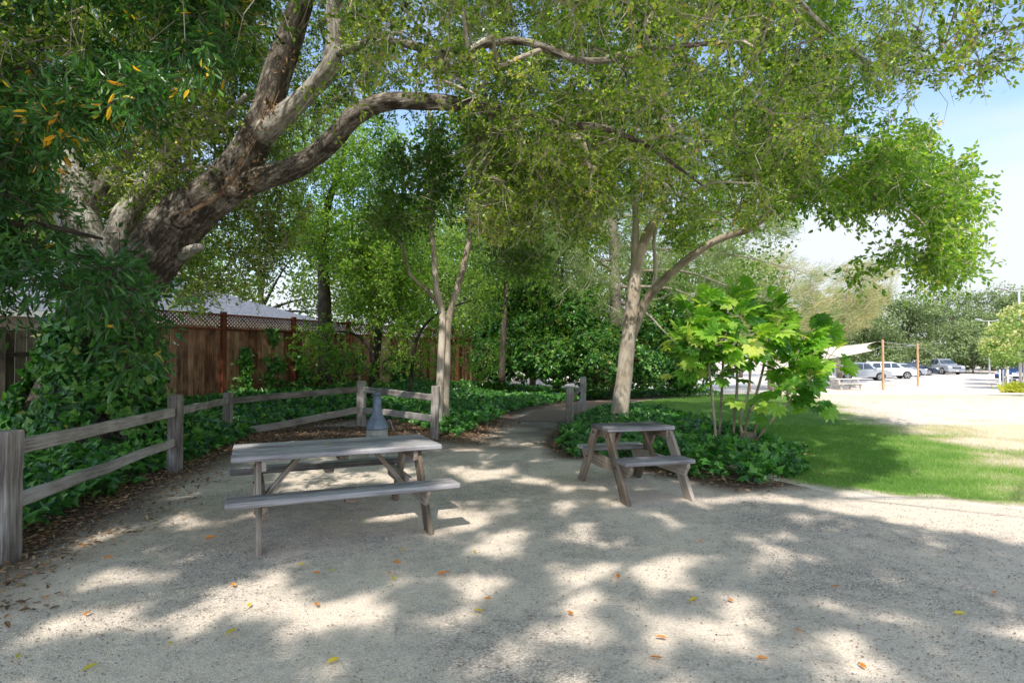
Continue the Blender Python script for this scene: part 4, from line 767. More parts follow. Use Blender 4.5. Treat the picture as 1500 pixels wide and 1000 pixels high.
# ---------------------------------------------------------------- picnic tables
def table(name, label, loc, rz, L, W, H, bo, bi, foot, inset, hb=.44, planks=4, bench_l=None, mt='table_wood', ml='leg_wood', legw=.14, top_t=.045, sag=0):
    t = empty(name, loc, label, 'picnic table', None, rz)
    def bd(nm, m, mat, bev=.006): o = m.build(nm, M[mat], t, bevel=bev, world=False); return o
    m = MB(); pw = W / planks
    for i in range(planks):
        y = -W / 2 + pw * (i + .5); e = R.uniform(-.008, .008, 2)
        m.beam((-L / 2 + e[0], y, H - top_t / 2 + R.uniform(-.002, .002)), (L / 2 + e[1], y, H - top_t / 2 + R.uniform(-.002, .002)), pw - .007, top_t, n=6, rough=.0006)
    bd('tabletop', m, mt, .008)
    bl = bench_l or L
    for s in (-1, 1):
        m = MB(); w = bo - bi; y = s * (bo + bi) / 2
        if w > .24:
            for k in (-1, 1): m.beam((-bl / 2, y + k * w / 4, hb - .022), (bl / 2, y + k * w / 4, hb - .022), w / 2 - .004, .045, n=6, rough=.0005)
        else: m.beam((-bl / 2, y, hb - .022), (bl / 2, y, hb - .022), w, .045, n=6, rough=.0005)
        bd('bench', m, mt, .010)
        if L > 1.2: bd('bench_cleat', MB().beam((0, y - .11, hb - .065), (0, y + .11, hb - .065), .09, .04), ml)
    for sx in (-1, 1):
        x = sx * inset
        for s in (-1, 1):
            top = (x, s * W * .30, H - top_t); bot = (x, s * (foot - .04), 0)
            # slanting plank leg with level cuts
            hw = legw / 2 / math.cos(math.atan2(foot - W * .3, H)); th = .021; V = []; G = []
            for (X_, Y_, Z_) in (top, bot):
                for a1, b1 in ((-1, -1), (1, -1), (1, 1), (-1, 1)): V.append((X_ + a1 * th, Y_ + b1 * hw, Z_)); G.append((a1 * th, b1 * hw, Z_ + 3 * s + 7 * sx))
            m = MB(); m.add(V, [[(0, 1, 2, 3), (7, 6, 5, 4), (0, 4, 5, 1), (1, 5, 6, 2), (2, 6, 7, 3), (3, 7, 4, 0)]], G, R.uniform()); lg = bd('leg', m, ml, .004)
            for zb_ in (hb - .10, H - top_t - .05):
                kb = zb_ / (H - top_t); yb_ = bot[1] + (top[1] - bot[1]) * kb; m = MB(); m.tube([(x + sx * .02, yb_, zb_), (x + sx * .031, yb_, zb_)], [.014, .012], 8, 1); bo_ = m.build('bolt', M['rust'], t, world=False); bo_.parent = lg
        xs_ = x - sx * .042; hb2 = hb - .046; V = []; G = []; dp = .14
        prof = [(-bo + .02, hb2), (bo - .02, hb2), (bo - .02, hb2 - .04), (bo - .10, hb2 - dp), (-bo + .10, hb2 - dp), (-bo + .02, hb2 - .04)]
        for a1 in (-1, 1):
            for (yy, zz) in prof: V.append((xs_ + a1 * .02, yy, zz)); G.append((a1 * .02, zz, yy + 11 * sx))
        m = MB(); m.add(V, [[(5, 4, 3, 2, 1, 0), (6, 7, 8, 9, 10, 11)], [(i, (i + 1) % 6, (i + 1) % 6 + 6, i + 6) for i in range(6)]], G, R.uniform()); bd('seat_support', m, ml, .004)
        m = MB(); m.beam((xs_, -W / 2 + .03, H - top_t - .047), (xs_, W / 2 - .03, H - top_t - .047), .038, .09); bd('top_cleat', m, ml, .004)
        q = .18 * L; m = MB(); m.beam((sx * q, 0, H - top_t - .02), (xs_ - sx * .03, 0, hb2 - .09), .09 if L > 1.2 else .07, .04, n=2); bd('brace', m, ml, .003)
    if L > 1.2: bd('top_cleat', MB().beam((0, -W / 2 + .04, H - top_t - .022), (0, W / 2 - .04, H - top_t - .022), .09, .04), ml)
    return t
t1 = table('picnic_table', 'long weathered grey picnic table in the left foreground', (-1.628, 5.623, 0), .418, 1.79, .80, .722, .82, .56, .70, .69, bench_l=1.86)
t2 = table('picnic_table', 'short square picnic table beside the ivy patch', (1.388, 6.973, 0), .268, .82, .52, .744, .685, .37, .66, .375, planks=3)

# ---------------------------------------------------------------- rail fences
def rail_fence(label, posts, rails, hgt):
    r0 = empty('rail_fence', (*posts[0][:2], 0), label, 'fence')
    for (x, y, w, lean, h) in posts:
        z = float(gz(x, y)); m = MB(); m.beam((x, y, z - .1), (x + lean[0], y + lean[1], z + h), w, w * .92, up=(0, 1, 0), n=9, rough=.0022)
        o = m.build('post', M['grey_wood'], r0, bevel=.010)
    for (x1, y1, z1, x2, y2, z2, t) in rails:
        m = MB(); m.beam((x1, y1, z1), (x2, y2, z2), .055, t, n=9, rough=.004, taper=R.uniform(.85, 1.1)); m.build('rail', M['grey_wood'], r0, bevel=.010)
    return r0
A_, B_, C_, D_, E_ = RAIL
rail_fence('split rail fence running along the ivy on the left to a leaning end post', [(*A_, .17, (0, 0), .99), (*B_, .15, (0, 0), 1.03), (*C_, .15, (0, 0), .82), (*D_, .17, (.0, 0), .98), (*E_, .145, (.02, 0), .98)],
 [(*A_, .84, *B_, .80, .115), (*A_, .42, *B_, .40, .11), (*B_, .80, *C_, .66, .11), (*C_, .66, *D_, .80, .12), (*C_, .02, *D_, .36, .13), (*D_, .80, *E_, .76, .12), (*D_, .36, *E_, .38, .12)], 1)
rail_fence('short split rail fence at the left of the pale-barked tree', [(1.2, 12.5, .15, (0, 0), .88), (1.92, 16.2, .15, (0, 0), .95)], [(1.2, 12.5, .62, 1.92, 16.2, .70, .11), (1.2, 12.5, .30, 1.92, 16.2, .38, .10)], 1)

# ---------------------------------------------------------------- plank fence
y0 = 13.0; bay = 2.35; nb_ = 7; pf = empty('plank_fence', (fx(y0), y0, .3), 'red-brown plank fence with lattice top behind the ivy', 'fence')
def fp(s, z, off=0): p = np.array([fx(y0), y0, z]) + fd * s + fn * off; return p
for i in range(nb_ + 1):
    m = MB(); m.beam(fp(i * bay, .0, .03), fp(i * bay, 2.62, .03), .12, .12, up=fn); m.build('post', M['redpost'], pf, bevel=.006)
for i in range(nb_):
    s0 = i * bay + .06; s1 = (i + 1) * bay - .06; m = MB(); nbd = 15; bw = (s1 - s0) / nbd
    for k in range(nbd):
        gap = R.uniform(.004, .010) if i > 1 else R.uniform(.008, .02); c = s0 + bw * (k + .5)
        m.beam(fp(c, .1), fp(c + R.uniform(-.004, .004), 2.16), .02, bw - gap, up=fd)
    m.build('boards', M['redwood'], pf)
    m = MB(); m.beam(fp(s0, 2.18, .02), fp(s1, 2.18, .02), .06, .06); m.beam(fp(s0, 2.54, .02), fp(s1, 2.54, .02), .09, .05); m.build('rail', M['redpost'], pf, bevel=.004)
    m = MB(); st_ = .10; s = s0 - .33
    while s < s1:
        for sg in (0, 1):
            a0, a1 = s, s + .33; z0, z1 = 2.21, 2.52
            if sg: z0, z1 = z1, z0
            b0, b1 = max(a0, s0), min(a1, s1)
            if b1 - b0 > .02:
                k0 = (b0 - a0) / .33; k1 = (b1 - a0) / .33
                m.beam(fp(b0, z0 + (z1 - z0) * k0, .012 * sg), fp(b1, z0 + (z1 - z0) * k1, .012 * sg), .008, .035)
        s += st_
    m.build('lattice', M['redwood'], pf)
# older grey fence to the left, behind the oak
gf = empty('board_fence', (fx(7.5), 7.5, .2), 'old dark board fence behind the oak trunk at the left edge', 'fence')
for i in range(3):
    s0 = -2.35 * (i + 1); s1 = s0 + 2.35; m = MB(); bw = .185
    for k in range(12): c = s0 + bw * (k + .5) + .06; m.beam(fp(c, .0, -.02), fp(c + .003, 2.0 + R.uniform(-.01, .01), -.02), .02, bw - R.uniform(.008, .022), up=fd)
    m.build('boards', M['old_board'], gf)
    m = MB(); m.beam(fp(s0, 1.55, .02), fp(s1, 1.55, .02), .05, .09); m.beam(fp(s0, .6, .02), fp(s1, .6, .02), .05, .09); m.build('rail', M['old_board'], gf)
    MB().beam(fp(s0, 0, .05), fp(s0, 2.05, .05), .1, .1, up=fn).build('post', M['old_board'], gf)

# ---------------------------------------------------------------- house behind the fence
hs = empty('house', (-11, 19, 0), 'pale house with a grey shingled hip roof behind the plank fence', 'house')
hd = fd; hn = fn
def hp(s, o, z): return np.array([fx(15), 15, 0.]) - fn * 4.5 + fd * s - fn * o + np.array([0, 0, z])
S0, S1, DP, EZ, RZ = -9, 9.0, 8, 2.75, 4.4
m = MB(); V = [hp(S0, 0, 0), hp(S1, 0, 0), hp(S1, DP, 0), hp(S0, DP, 0), hp(S0, 0, EZ), hp(S1, 0, EZ), hp(S1, DP, EZ), hp(S0, DP, EZ)]
m.add(V, [[(0, 1, 5, 4), (1, 2, 6, 5), (2, 3, 7, 6), (3, 0, 4, 7)]]); m.build('wall', M['wall'], hs)
o_ = .5; e = [hp(S0 - o_, -o_, EZ - .1), hp(S1 + o_, -o_, EZ - .1), hp(S1 + o_, DP + o_, EZ - .1), hp(S0 - o_, DP + o_, EZ - .1), hp(S0 + 4, DP / 2, RZ), hp(S1 - 4, DP / 2, RZ)]
m = MB(); m.add(e + [p - [0, 0, .15] for p in e[:4]], [[(0, 1, 5, 4), (2, 3, 4, 5), (1, 7, 6, 0)[::-1], (2, 8, 7, 1)[::-1], (3, 9, 8, 2)[::-1], (0, 6, 9, 3)[::-1], (6, 7, 8, 9)], [(1, 2, 5), (3, 0, 4)]]); m.build('roof', M['roof'], hs)
m = MB(); m.beam(hp(S0 - o_, -o_ - .03, EZ - .2), hp(S1 + o_, -o_ - .03, EZ - .2), .04, .16); m.build('gutter', M['white'], hs)
for s in (-7, -3.8, -1.2, 3, 6.5):
    m = MB()
    for a_, b_ in (((s - .55, 1.0), (s + .55, 1.0)), ((s - .55, 2.3), (s + .55, 2.3)), ((s - .55, 1.0), (s - .55, 2.3)), ((s + .55, 1.0), (s + .55, 2.3)), ((s, 1.0), (s, 2.3))):
        m.beam(hp(a_[0], -.03, a_[1]), hp(b_[0], -.03, b_[1]), .05, .09, up=fn if a_[0] == b_[0] else (0, 0, 1))
    w = m.build('window', M['white'], hs)
    m = MB(); m.add([hp(s - .52, -.012, 1.0), hp(s + .52, -.012, 1.0), hp(s + .52, -.012, 2.3), hp(s - .52, -.012, 2.3)], [[(0, 1, 2, 3)]]); g2 = m.build('pane', M['glass'], hs); g2.parent = w
# plain white upright standing in for the house's bright frame beside the oak
props(MB().beam((-8.75, 13.4, .1), (-8.75, 13.4, 2.3), .22, .1, up=(0, 1, 0)).build('frame_upright', M['white']), 'white upright trim in the gap between the two fences', 'trim')

# ---------------------------------------------------------------- outdoor stove
sx_, sy_ = -2.02, 9.0; sv = empty('outdoor_stove', (sx_, sy_, 0), 'blue-grey bottle-shaped outdoor stove behind the long table', 'stove')
MB().lathe((sx_, sy_, 0), [(.13, 0), (.14, .03), (.15, .06), (.157, .30), (.157, .44)], 28).build('stove_body', M['stove_body'], sv, smooth=True)
MB().lathe((sx_, sy_, 0), [(.163, .44), (.163, .465), (.155, .50), (.135, .55), (.10, .62), (.078, .67), (.066, .71), (.062, .80), (.058, .97)], 28).build('chimney', M['stove_metal'], sv, smooth=True)
MB().lathe((sx_, sy_, 0), [(.061, .955), (.065, .96), (.065, .985), (.048, .987), (.048, .95)], 28).build('chimney_rim', M['stove_metal'], sv, smooth=True)
MB().beam((sx_, sy_ - .163, .12), (sx_, sy_ - .163, .36), .16, .03, up=(0, 1, 0)).build('door', M['stove_metal'], sv, bevel=.006)
MB().tube([(sx_ + .16, sy_, .55), (sx_ + .19, sy_, .58), (sx_ + .24, sy_ + .03, .42)], [.006, .006, .006], 6, 3).build('handle', M['rope'], sv)

# ---------------------------------------------------------------- grass
def lawn_pts(n, d0, d1, pw):
    out = []
    while sum(map(len, out)) < n:
        y = d0 + (d1 - d0) * R.uniform(0, 1, n) ** pw; x = R.uniform(1.5, 1.0 + .9 * d1, n)
        ok = (x < .92 * y + .6); P = np.stack([x, y], 1)[ok]
        poly = LF + LBK[::-1]
        P = P[inpoly(P[:, 0] + .25 * (fbm(P[:, 0] * 4, P[:, 1] * 4, 3) - .5), P[:, 1] + .3 * (fbm(P[:, 0] * 4, P[:, 1] * 4, 4) - .5), poly)]; out.append(P)
    return np.concatenate(out)[:n]
G = np.concatenate([lawn_pts(120000, 5.5, 13, 1.2), lawn_pts(80000, 12, 30, 1.3)]); n = len(G)
gzv = gz(G[:, 0], G[:, 1]) + .004
fe = polydist(G[:, 0], G[:, 1], LF, False)
dv = np.clip(dry(G[:, 0], G[:, 1]) * .75 + R.uniform(0, .33, n), 0, 1); dv = np.where(R.uniform(size=n) < .06, np.clip(dv + .3, 0, 1), dv)
sz = R.uniform(.022, .05, n) * (1 + G[:, 1] / 30) * np.clip(.35 + fe / .5, .35, 1)
dv = np.clip(dv + .35 * np.clip(1 - fe / .45, 0, 1) * R.uniform(0, 1, n), 0, 1)
kp = (fe > .35 * R.uniform(0, 1, n)) & ((dry(G[:, 0], G[:, 1]) < .5) | (R.uniform(0, 1, n) < .7)); G, gzv, dv, sz = G[kp], gzv[kp], dv[kp], sz[kp]; n = len(G)
m = MB(); m.leaves(np.column_stack([G, gzv]), rdir(n) * .65 + np.array([0, 0, 1.]), rdir(n), sz, BLADE, dv, 1.0 + .0)
props(m.build('grass', M['grass']), 'mown grass blades, lush green in the shade and dry in the sun', 'grass', kind='stuff')

# ---------------------------------------------------------------- litter, pebbles, twigs
def scatter_edge(n, poly, inner, outer, ymax):
    xs = R.uniform(-7, 6, n * 12); ys = R.uniform(3, ymax, n * 12); d = polydist(xs, ys, poly); i = inpoly(xs, ys, poly); sd = np.where(i, -d, d)
    ok = (sd > -inner) & (sd < outer * R.uniform(0, 1, len(xs)) ** 1.4 * (.4 + 1.2 * fbm(xs * .8, ys * .8, 19))); return np.stack([xs[ok], ys[ok]], 1)[:n]
Lp = np.concatenate([scatter_edge(9000, BANK, .25, 1.1, 14), scatter_edge(1400, PATCH, .15, .5, 13)])
ex = np.stack([R.uniform(-5.4, -1.4, 3500), R.uniform(9.6, 12.9, 3500)], 1); ex = ex[~inpoly(ex[:, 0], ex[:, 1], BANK)]; Lp = np.concatenate([Lp, ex])
# sparse bits over the yard
yp = np.stack([R.uniform(-6, 8, 9000), R.uniform(1.8, 12, 9000)], 1); yp = yp[~inpoly(yp[:, 0], yp[:, 1], LF + LBK[::-1])]; 
n = len(Lp); P = np.column_stack([Lp, gz(Lp[:, 0], Lp[:, 1]) + R.uniform(.008, .035, n)])
m = MB(); m.leaves(P, rdir(n) * [1, 1, .25], rdir(n) * .45 + [0, 0, 1], R.uniform(.03, .07, n), OVAL, R.uniform(0, 1, n), .9)
n = len(yp); P = np.column_stack([yp, gz(yp[:, 0], yp[:, 1]) + .008]); m.leaves(P, rdir(n) * [1, 1, .1], rdir(n) * .3 + [0, 0, 1], R.uniform(.006, .024, n), OVAL, R.uniform(0, .9, n), .7)
props(m.build('leaf_litter', M['litter']), 'dry brown leaf litter along the ivy edge', 'leaf litter', kind='stuff')
n = 36000; x = R.uniform(-1, 1, n); y = 1.7 + 7.5 * R.uniform(0, 1, n) ** 1.15; x = x * y * .95
keep = (~inpoly(x, y, LF + LBK[::-1])) & (~inpoly(x, y, BANK)) & (fbm(x * .8, y * .8, 88) + R.uniform(-.25, .25, n) > .42); x, y = x[keep], y[keep]; n = len(x)
oc = np.array([(1, 0, 0), (-.5, .8, 0), (-.5, -.8, 0), (0, 0, .8), (.3, .3, .5)]); s_ = R.uniform(.0025, .0085, n) ** 1.0
PEB = ([(1, 0, 0), (0, 1, 0), (-1, 0, 0), (0, -1, 0), (.2, .1, .8)], [[(0, 1, 4), (1, 2, 4), (2, 3, 4), (3, 0, 4)]])
m = MB(); m.leaves(np.column_stack([x, y, gz(x, y) + .004 + .0 * x]), rdir(n) * [1, 1, 0], np.tile([0, 0, 1.], (n, 1)) + R.normal(size=(n, 3)) * .15, s_, PEB, R.uniform(0, 1, n))
props(m.build('gravel', M['pebble']), 'small loose pebbles over the packed sand', 'gravel', kind='stuff')
n = 420; x = R.uniform(-1, 1, n); y = 2.0 + 6.5 * R.uniform(0, 1, n); x = x * y * .9; a = R.uniform(0, 2 * math.pi, n); l = .015 + .10 * R.uniform(0, 1, n) ** 2.5
ok = ~inpoly(x, y, LF + LBK[::-1]); x, y, a, l = x[ok], y[ok], a[ok], l[ok]
A1 = np.column_stack([x, y, gz(x, y) + .010]); B1 = A1 + np.column_stack([np.cos(a) * l, np.sin(a) * l, R.uniform(0, .01, len(a))]); C1_ = B1 + np.column_stack([np.cos(a + .5) * l * .6, np.sin(a + .5) * l * .6, 0 * a])
m = MB(); m.edges(A1, B1, .0022, .0016, 4); m.edges(B1, C1_, .0016, .0008, 4); props(m.build('fallen_twigs', M['smooth_bark']), 'thin dark twigs fallen on the sand', 'twigs', kind='stuff')
# single bright fallen leaves
OR = [(345, 862), (497, 770), (463, 886), (575, 826), (470, 843), (572, 845), (123, 905), (720, 880), (1108, 968), (905, 851), (950, 968), (1230, 862), (978, 940), (840, 905), (650, 842), (1270, 985), (1460, 870), (1030, 795), (245, 748), (226, 780), (150, 820), (300, 790), (60, 880), (640, 845), (1180, 930), (1075, 885), (893, 742), (420, 700), (130, 800), (52, 838)]
YL = [(437, 829), (480, 840), (243, 943), (119, 985), (497, 967), (362, 893), (330, 933), (575, 848), (1397, 903), (695, 812), (595, 808), (1010, 885), (30, 960), (693, 898)]
TP = []
for kind, lst, mt, lab in (('orange', OR, 'orange_leaf', 'curled orange leaf fallen on the sandy ground'), ('yellow', YL, 'yellow_leaf', 'bright yellow leaf fallen on the sandy ground')):
    for (a_, b_) in lst:
        x_, y_ = gpt(a_, b_); m = MB(); s = R.uniform(.05, .085)
        m.leaves(np.array([[0, 0, 0.]]), np.array([[1., 0, .1]]), np.array([[R.normal() * .3, R.normal() * .3, 1.]]), s, OVAL, R.uniform(0, 1, 1), .8)
        o = m.build('fallen_leaf', M[mt]); o.location = (x_, y_, float(gz(x_, y_)) + .018); o.rotation_euler = (0, 0, R.uniform(0, 6.28)); props(o, lab, 'leaf', kind + ' leaves scattered on the ground')
# white scrap of litter on the sand and leaves on the tabletop
for (u_, w_, mt, lab) in ((-.12, .08, 'yellow_leaf', 'pale yellow leaf lying on the middle of the long tabletop'), (.2, -.05, 'orange_leaf', 'orange leaf lying toward the right of the long tabletop'), (.06, -.70, 'yellow_leaf', 'small yellow leaf on the front bench of the long table')):
    c, s = math.cos(.418), math.sin(.418); z_ = .728 if abs(w_) < .4 else .446
    m = MB(); m.leaves(np.array([[0, 0, 0.]]), np.array([[1., 0, .05]]), np.array([[.1, .1, 1.]]), .07 if abs(w_) < .4 else .045, OVAL, np.array([.5]), .9)
    o = m.build('fallen_leaf', M[mt]); o.location = (-1.628 + u_ * c - w_ * s, 5.623 + u_ * s + w_ * c, z_); o.rotation_euler = (0, 0, R.uniform(0, 6)); props(o, lab, 'leaf')

# ---------------------------------------------------------------- shade sail and posts
def gpos(px_, d): x = (px_ - 750) / F * d; return np.array([x, d, float(gz(x, d))])
pA = gpos(1293, 41); pB = gpos(1344, 46); pC = gpos(1098, 38.5); pD = gpos(1130, 49)
for p, h, lab in ((pA, 3.45, 'orange timber post nearest the lawn holding the shade sail'), (pB, 3.3, 'orange timber post to the right behind, with wire ropes'), (pC, 3.5, 'orange timber post of the sail hidden behind the big-leaved shrub'), (pD, 3.5, 'orange timber post of the sail at its far left corner')):
    m = MB().beam(p - [0, 0, .2], p + [0, 0, h], .12, .12, up=(0, 1, 0), n=3, rough=.003); props(m.build('sail_post', M['post_wood'], bevel=.01), lab, 'post', 'timber posts of the shade sail')
K = [at(1286, 500, 46), at(1279, 513, 41.5), at(1105, 536, 38), at(1140, 503, 48)]
n = 22; V = []
for i in range(n):
    for j in range(n):
        u, v = i / (n - 1), j / (n - 1); 
        uu = u + .16 * (u - .5) * -1 * (4 * v * (1 - v)); vv = v + .16 * (v - .5) * -1 * (4 * u * (1 - u))
        p = K[0] * (1 - uu) * (1 - vv) + K[1] * (1 - uu) * vv + K[2] * uu * vv + K[3] * uu * (1 - vv); V.append(p - np.array([0, 0, .25 * 4 * u * (1 - u)]))
I = np.arange(n * n).reshape(n, n); q = np.stack([I[:-1, :-1], I[:-1, 1:], I[1:, 1:], I[1:, :-1]], -1).reshape(-1, 4)
ss = empty('shade_sail', tuple(K[1]), 'cream cloth shade sail strung over far picnic tables', 'shade sail')
MB().add(V, [q]).build('cloth', M['sail'], ss, smooth=True)
tA = pA + [0, 0, 3.0]; tB = pB + [0, 0, 3.2]
m = MB()
for a_, b_ in ((K[0], pB + np.array([0, 0, 3.1])), (K[1], tA), (K[2], pC + np.array([0, 0, 3.2])), (K[3], pD + np.array([0, 0, 3.2]))): m.tube([a_, b_], [.02, .02], 6, 1)
m.build('rope', M['rope'], ss)
props(MB().tube([tA, (tA + tB) / 2 - [0, 0, .12], tB], [.018] * 3, 6, 5).build('wire_rope', M['rope']), 'wire rope slung between the two timber posts', 'rope')
g3 = gpos(1440, 55); props(MB().tube([tB, (tB + g3) / 2 + [0, 0, -.2], g3 + [0, 0, .9]], [.018] * 3, 6, 5).build('wire_rope', M['rope']), 'wire rope running down to the right from the second post', 'rope')

# far picnic tables: copies of the long table
def copy_tree(root, loc, rz, label, mats=None):
    r = root.copy(); COL.objects.link(r); r.location = tuple(loc); r.rotation_euler = (0, 0, rz); r['label'] = label
    for ch in list(root.children):
        c = ch.copy(); COL.objects.link(c); c.parent = r
        if mats:
            c.data = c.data.copy(); c.data.materials[0] = M[mats]
    return r
for px_, d, rz, lab in ((1238, 41.5, .05, 'bleached picnic table under the shade sail, the one in full view'), (1208, 44, .3, 'bleached picnic table under the sail, half hidden by the shrub leaves')):
    copy_tree(t1, gpos(px_, d) + [0, 0, .03], rz, lab, 'bleached')

# ---------------------------------------------------------------- cars
def prism(prof, w0, w1, zsplit=None):
    """side profile (x,z) extruded; w as function of z gives tumblehome"""
    V = []
    for s in (-1, 1):
        for x, z in prof:
            w = w0 if zsplit is None or z <= zsplit else w1
            V.append((x, s * w / 2, z))
    n = len(prof); return V, [[tuple(range(n))[::-1], tuple(range(n, 2 * n))], [(i, (i + 1) % n, (i + 1) % n + n, i + n) for i in range(n)]]
def car(name, label, cat, loc, rz, paint, style='suv', group='cars parked beyond the lawn'):
    c = empty(name, loc, label, cat, group, rz); W = 1.84
    if style == 'suv': Lc, Hc, belt, body = 4.6, 1.68, 1.02, [(-2.28, .45), (-2.3, .8), (-2.22, 1.02), (.95, 1.05), (1.75, .98), (2.18, .85), (2.3, .62), (2.26, .32), (-2.2, .32)]; gh = [(-2.15, 1.0), (-1.85, 1.55), (-1.5, 1.66), (.05, 1.66), (.45, 1.56), (1.15, 1.03)]
    elif style == 'sedan': Lc, Hc, belt, body = 4.6, 1.46, .92, [(-2.28, .4), (-2.3, .8), (-2.15, .98), (-1.5, 1.0), (1.0, .95), (1.8, .85), (2.2, .72), (2.3, .5), (2.25, .28), (-2.2, .28)]; gh = [(-1.75, .97), (-1.1, 1.36), (-.7, 1.44), (.15, 1.44), (.45, 1.36), (1.25, .93)]
    else: Lc, Hc, belt, body = 5.6, 1.85, 1.15, [(-2.8, .55), (-2.8, 1.12), (1.2, 1.15), (2.2, 1.1), (2.65, 1.0), (2.8, .8), (2.75, .42), (-2.7, .42)]; gh = [(-.9, 1.12), (-.75, 1.72), (-.5, 1.84), (.5, 1.84), (.75, 1.76), (1.35, 1.13)]; W = 1.95
    def loc_build(nm, V, Fs, mat, bev=0, sm=False, par=None): m = MB(); m.add(V, Fs); o = m.build(nm, M[mat], c, bevel=bev, world=False, smooth=sm); return o
    # wheel arches cut into the lower edge of the body
    wx = [-Lc * .295, Lc * .29]; wr = .35 if style != 'truck' else .40
    low_ = []; zb = body[-1][1]
    for x0_ in wx:
        low_ += [(x0_ + (wr + .05) * math.cos(a), max(zb, wr + (wr + .05) * math.sin(a))) for a in np.linspace(math.pi + .12, -.12, 9)]
    prof = body[:-2][::1]
    prof = prof + [body[-2]] + [(x, z) for x, z in low_[::-1]] + [body[-1]]
    V, Fs = prism(prof, W, W); loc_build('body', V, Fs, paint, .035)
    V, Fs = prism(gh, W * .93, W * .76, belt + .12); loc_build('cabin', V, Fs, paint, .03)
    # side windows, windscreen
    xs0, xs1 = gh[0][0] + .28, gh[-1][0] - .28; zt = gh[2][1] - .12; zb2 = gh[0][1] + .06
    for s in (-1, 1):
        nwin = 3 if style == 'suv' else 2
        if style == 'truck': xs0 = gh[0][0] + .15
        xx = np.linspace(xs0, xs1, nwin + 1)
        for k in range(nwin):
            a0, a1 = xx[k] + .035, xx[k + 1] - .035
            t0 = a0 + (.22 if k == 0 else 0); t1_ = a1 - (.42 if k == nwin - 1 else 0)
            yb = s * (W * .93 / 2 + .004); yt = s * (W * .76 / 2 + .028)
            loc_build('window', [(a0, yb, zb2), (a1, yb, zb2), (t1_, yt, zt), (t0, yt, zt)], [[(0, 1, 2, 3)]], 'glass')
    p, q_ = gh[-1], gh[-2]; dx = .012
    loc_build('windscreen', [(p[0] + dx - .08, -W * .42, p[1] + .07), (p[0] + dx - .08, W * .42, p[1] + .07), (q_[0] + dx + .09, W * .355, q_[1] + .0 - .04), (q_[0] + dx + .09, -W * .355, q_[1] - .04)], [[(0, 1, 2, 3)]], 'glass')
    p, q_ = gh[0], gh[1]; loc_build('rear_window', [(p[0] - dx + .08, -W * .4, p[1] + .12), (p[0] - dx + .08, W * .4, p[1] + .12), (q_[0] - dx, W * .35, q_[1] - .03), (q_[0] - dx, -W * .35, q_[1] - .03)], [[(0, 3, 2, 1)]], 'glass')
    for x0_ in wx:
        for s in (-1, 1):
            def cyl(r, y0_, y1_, nn=20, hole=0):
                th = np.linspace(0, 2 * math.pi, nn, endpoint=False)
                V = [(x0_ + r * math.cos(t), y0_, wr + r * math.sin(t)) for t in th] + [(x0_ + r * math.cos(t), y1_, wr + r * math.sin(t)) for t in th]
                return V, [[(i, (i + 1) % nn, (i + 1) % nn + nn, i + nn) for i in range(nn)], [tuple(range(nn))[::-1], tuple(range(nn, 2 * nn))]]
            V, Fs = cyl(wr, s * (W / 2 - .22), s * (W / 2 + .005)); w = loc_build('wheel', V, Fs, 'tyre', .02)
            m = MB(); V, Fs = cyl(wr * .45 if 0 else wr * .16, s * (W / 2), s * (W / 2 + .02)); m.add(V, Fs)
            for k in range(5):
                a = k * 2 * math.pi / 5 + .3; m.beam((x0_, s * (W / 2 + .012), wr), (x0_ + wr * .64 * math.cos(a), s * (W / 2 + .012), wr + wr * .64 * math.sin(a)), .02, .07, up=(-math.sin(a), 0, math.cos(a)))
            th = np.linspace(0, 2 * math.pi, 21); m.tube([(x0_ + wr * .66 * math.cos(t), s * (W / 2 + .012), wr + wr * .66 * math.sin(t)) for t in th], [.02] * 21, 6, 1)
            rm = m.build('rim', M['rim'], c, world=False); rm.parent = w
    fx_ = body[5][0] if style != 'truck' else 2.74; zl = .78 if style != 'truck' else .92
    for s in (-1, 1):
        m = MB(); m.box((Lc / 2 - .12, s * (W / 2 - .22), zl), .22, .38, .13); m.build('headlight', M['lamp'], c, bevel=.02, world=False)
        m = MB(); m.box((gh[-1][0] - .25, s * (W / 2 + .07), belt + .08), .12, .2, .13); m.build('wing_mirror', M[paint], c, bevel=.02, world=False)
    m = MB(); m.box((Lc / 2 + (0 if style != 'truck' else .0), 0, zl - .12), .03, W * .5, .16); m.build('grille', M['tyre'], c, bevel=.01, world=False)
    m = MB(); m.box((Lc / 2 - .03, 0, .42), .14, W * .94, .18); m.build('bumper', M['tyre' if style != 'truck' else 'rim'], c, bevel=.03, world=False)
    m = MB(); m.box((Lc / 2 + .05, 0, .46), .02, .32, .12); m.build('number_plate', M['white'], c, world=False)
    return c
def cpos(px_, d): p = gpos(px_, d); p[2] += .035; return tuple(p)
car('parked_car', 'silver crossover, nearest of the parked row by the shade sail', 'car', cpos(1262, 56), -.3, 'silver')
car('parked_car', 'white crossover parked just beyond the silver one', 'car', cpos(1301, 60), -.2, 'whitecar')
car('parked_car', 'silver sedan parked third in the row beyond the white one', 'car', cpos(1318, 65), -.2, 'silver', 'sedan')
car('parked_car', 'dark blue sedan at the far end of the parked row', 'car', cpos(1336, 69), -.25, 'navycar', 'sedan')
car('pickup_truck', 'silver pickup truck facing the camera at the end of the gravel', 'pickup', cpos(1378, 73), -1.62, 'silver', 'truck')
car('parked_car', 'bright blue car behind the white tree stakes at the right edge', 'car', cpos(1502, 52), -2.9, 'bluecar', 'suv', 'cars parked at the right edge')
car('parked_car', 'white car at the very right edge before the blue one', 'car', cpos(1525, 46.5), -2.9, 'whitecar', 'sedan', 'cars parked at the right edge')

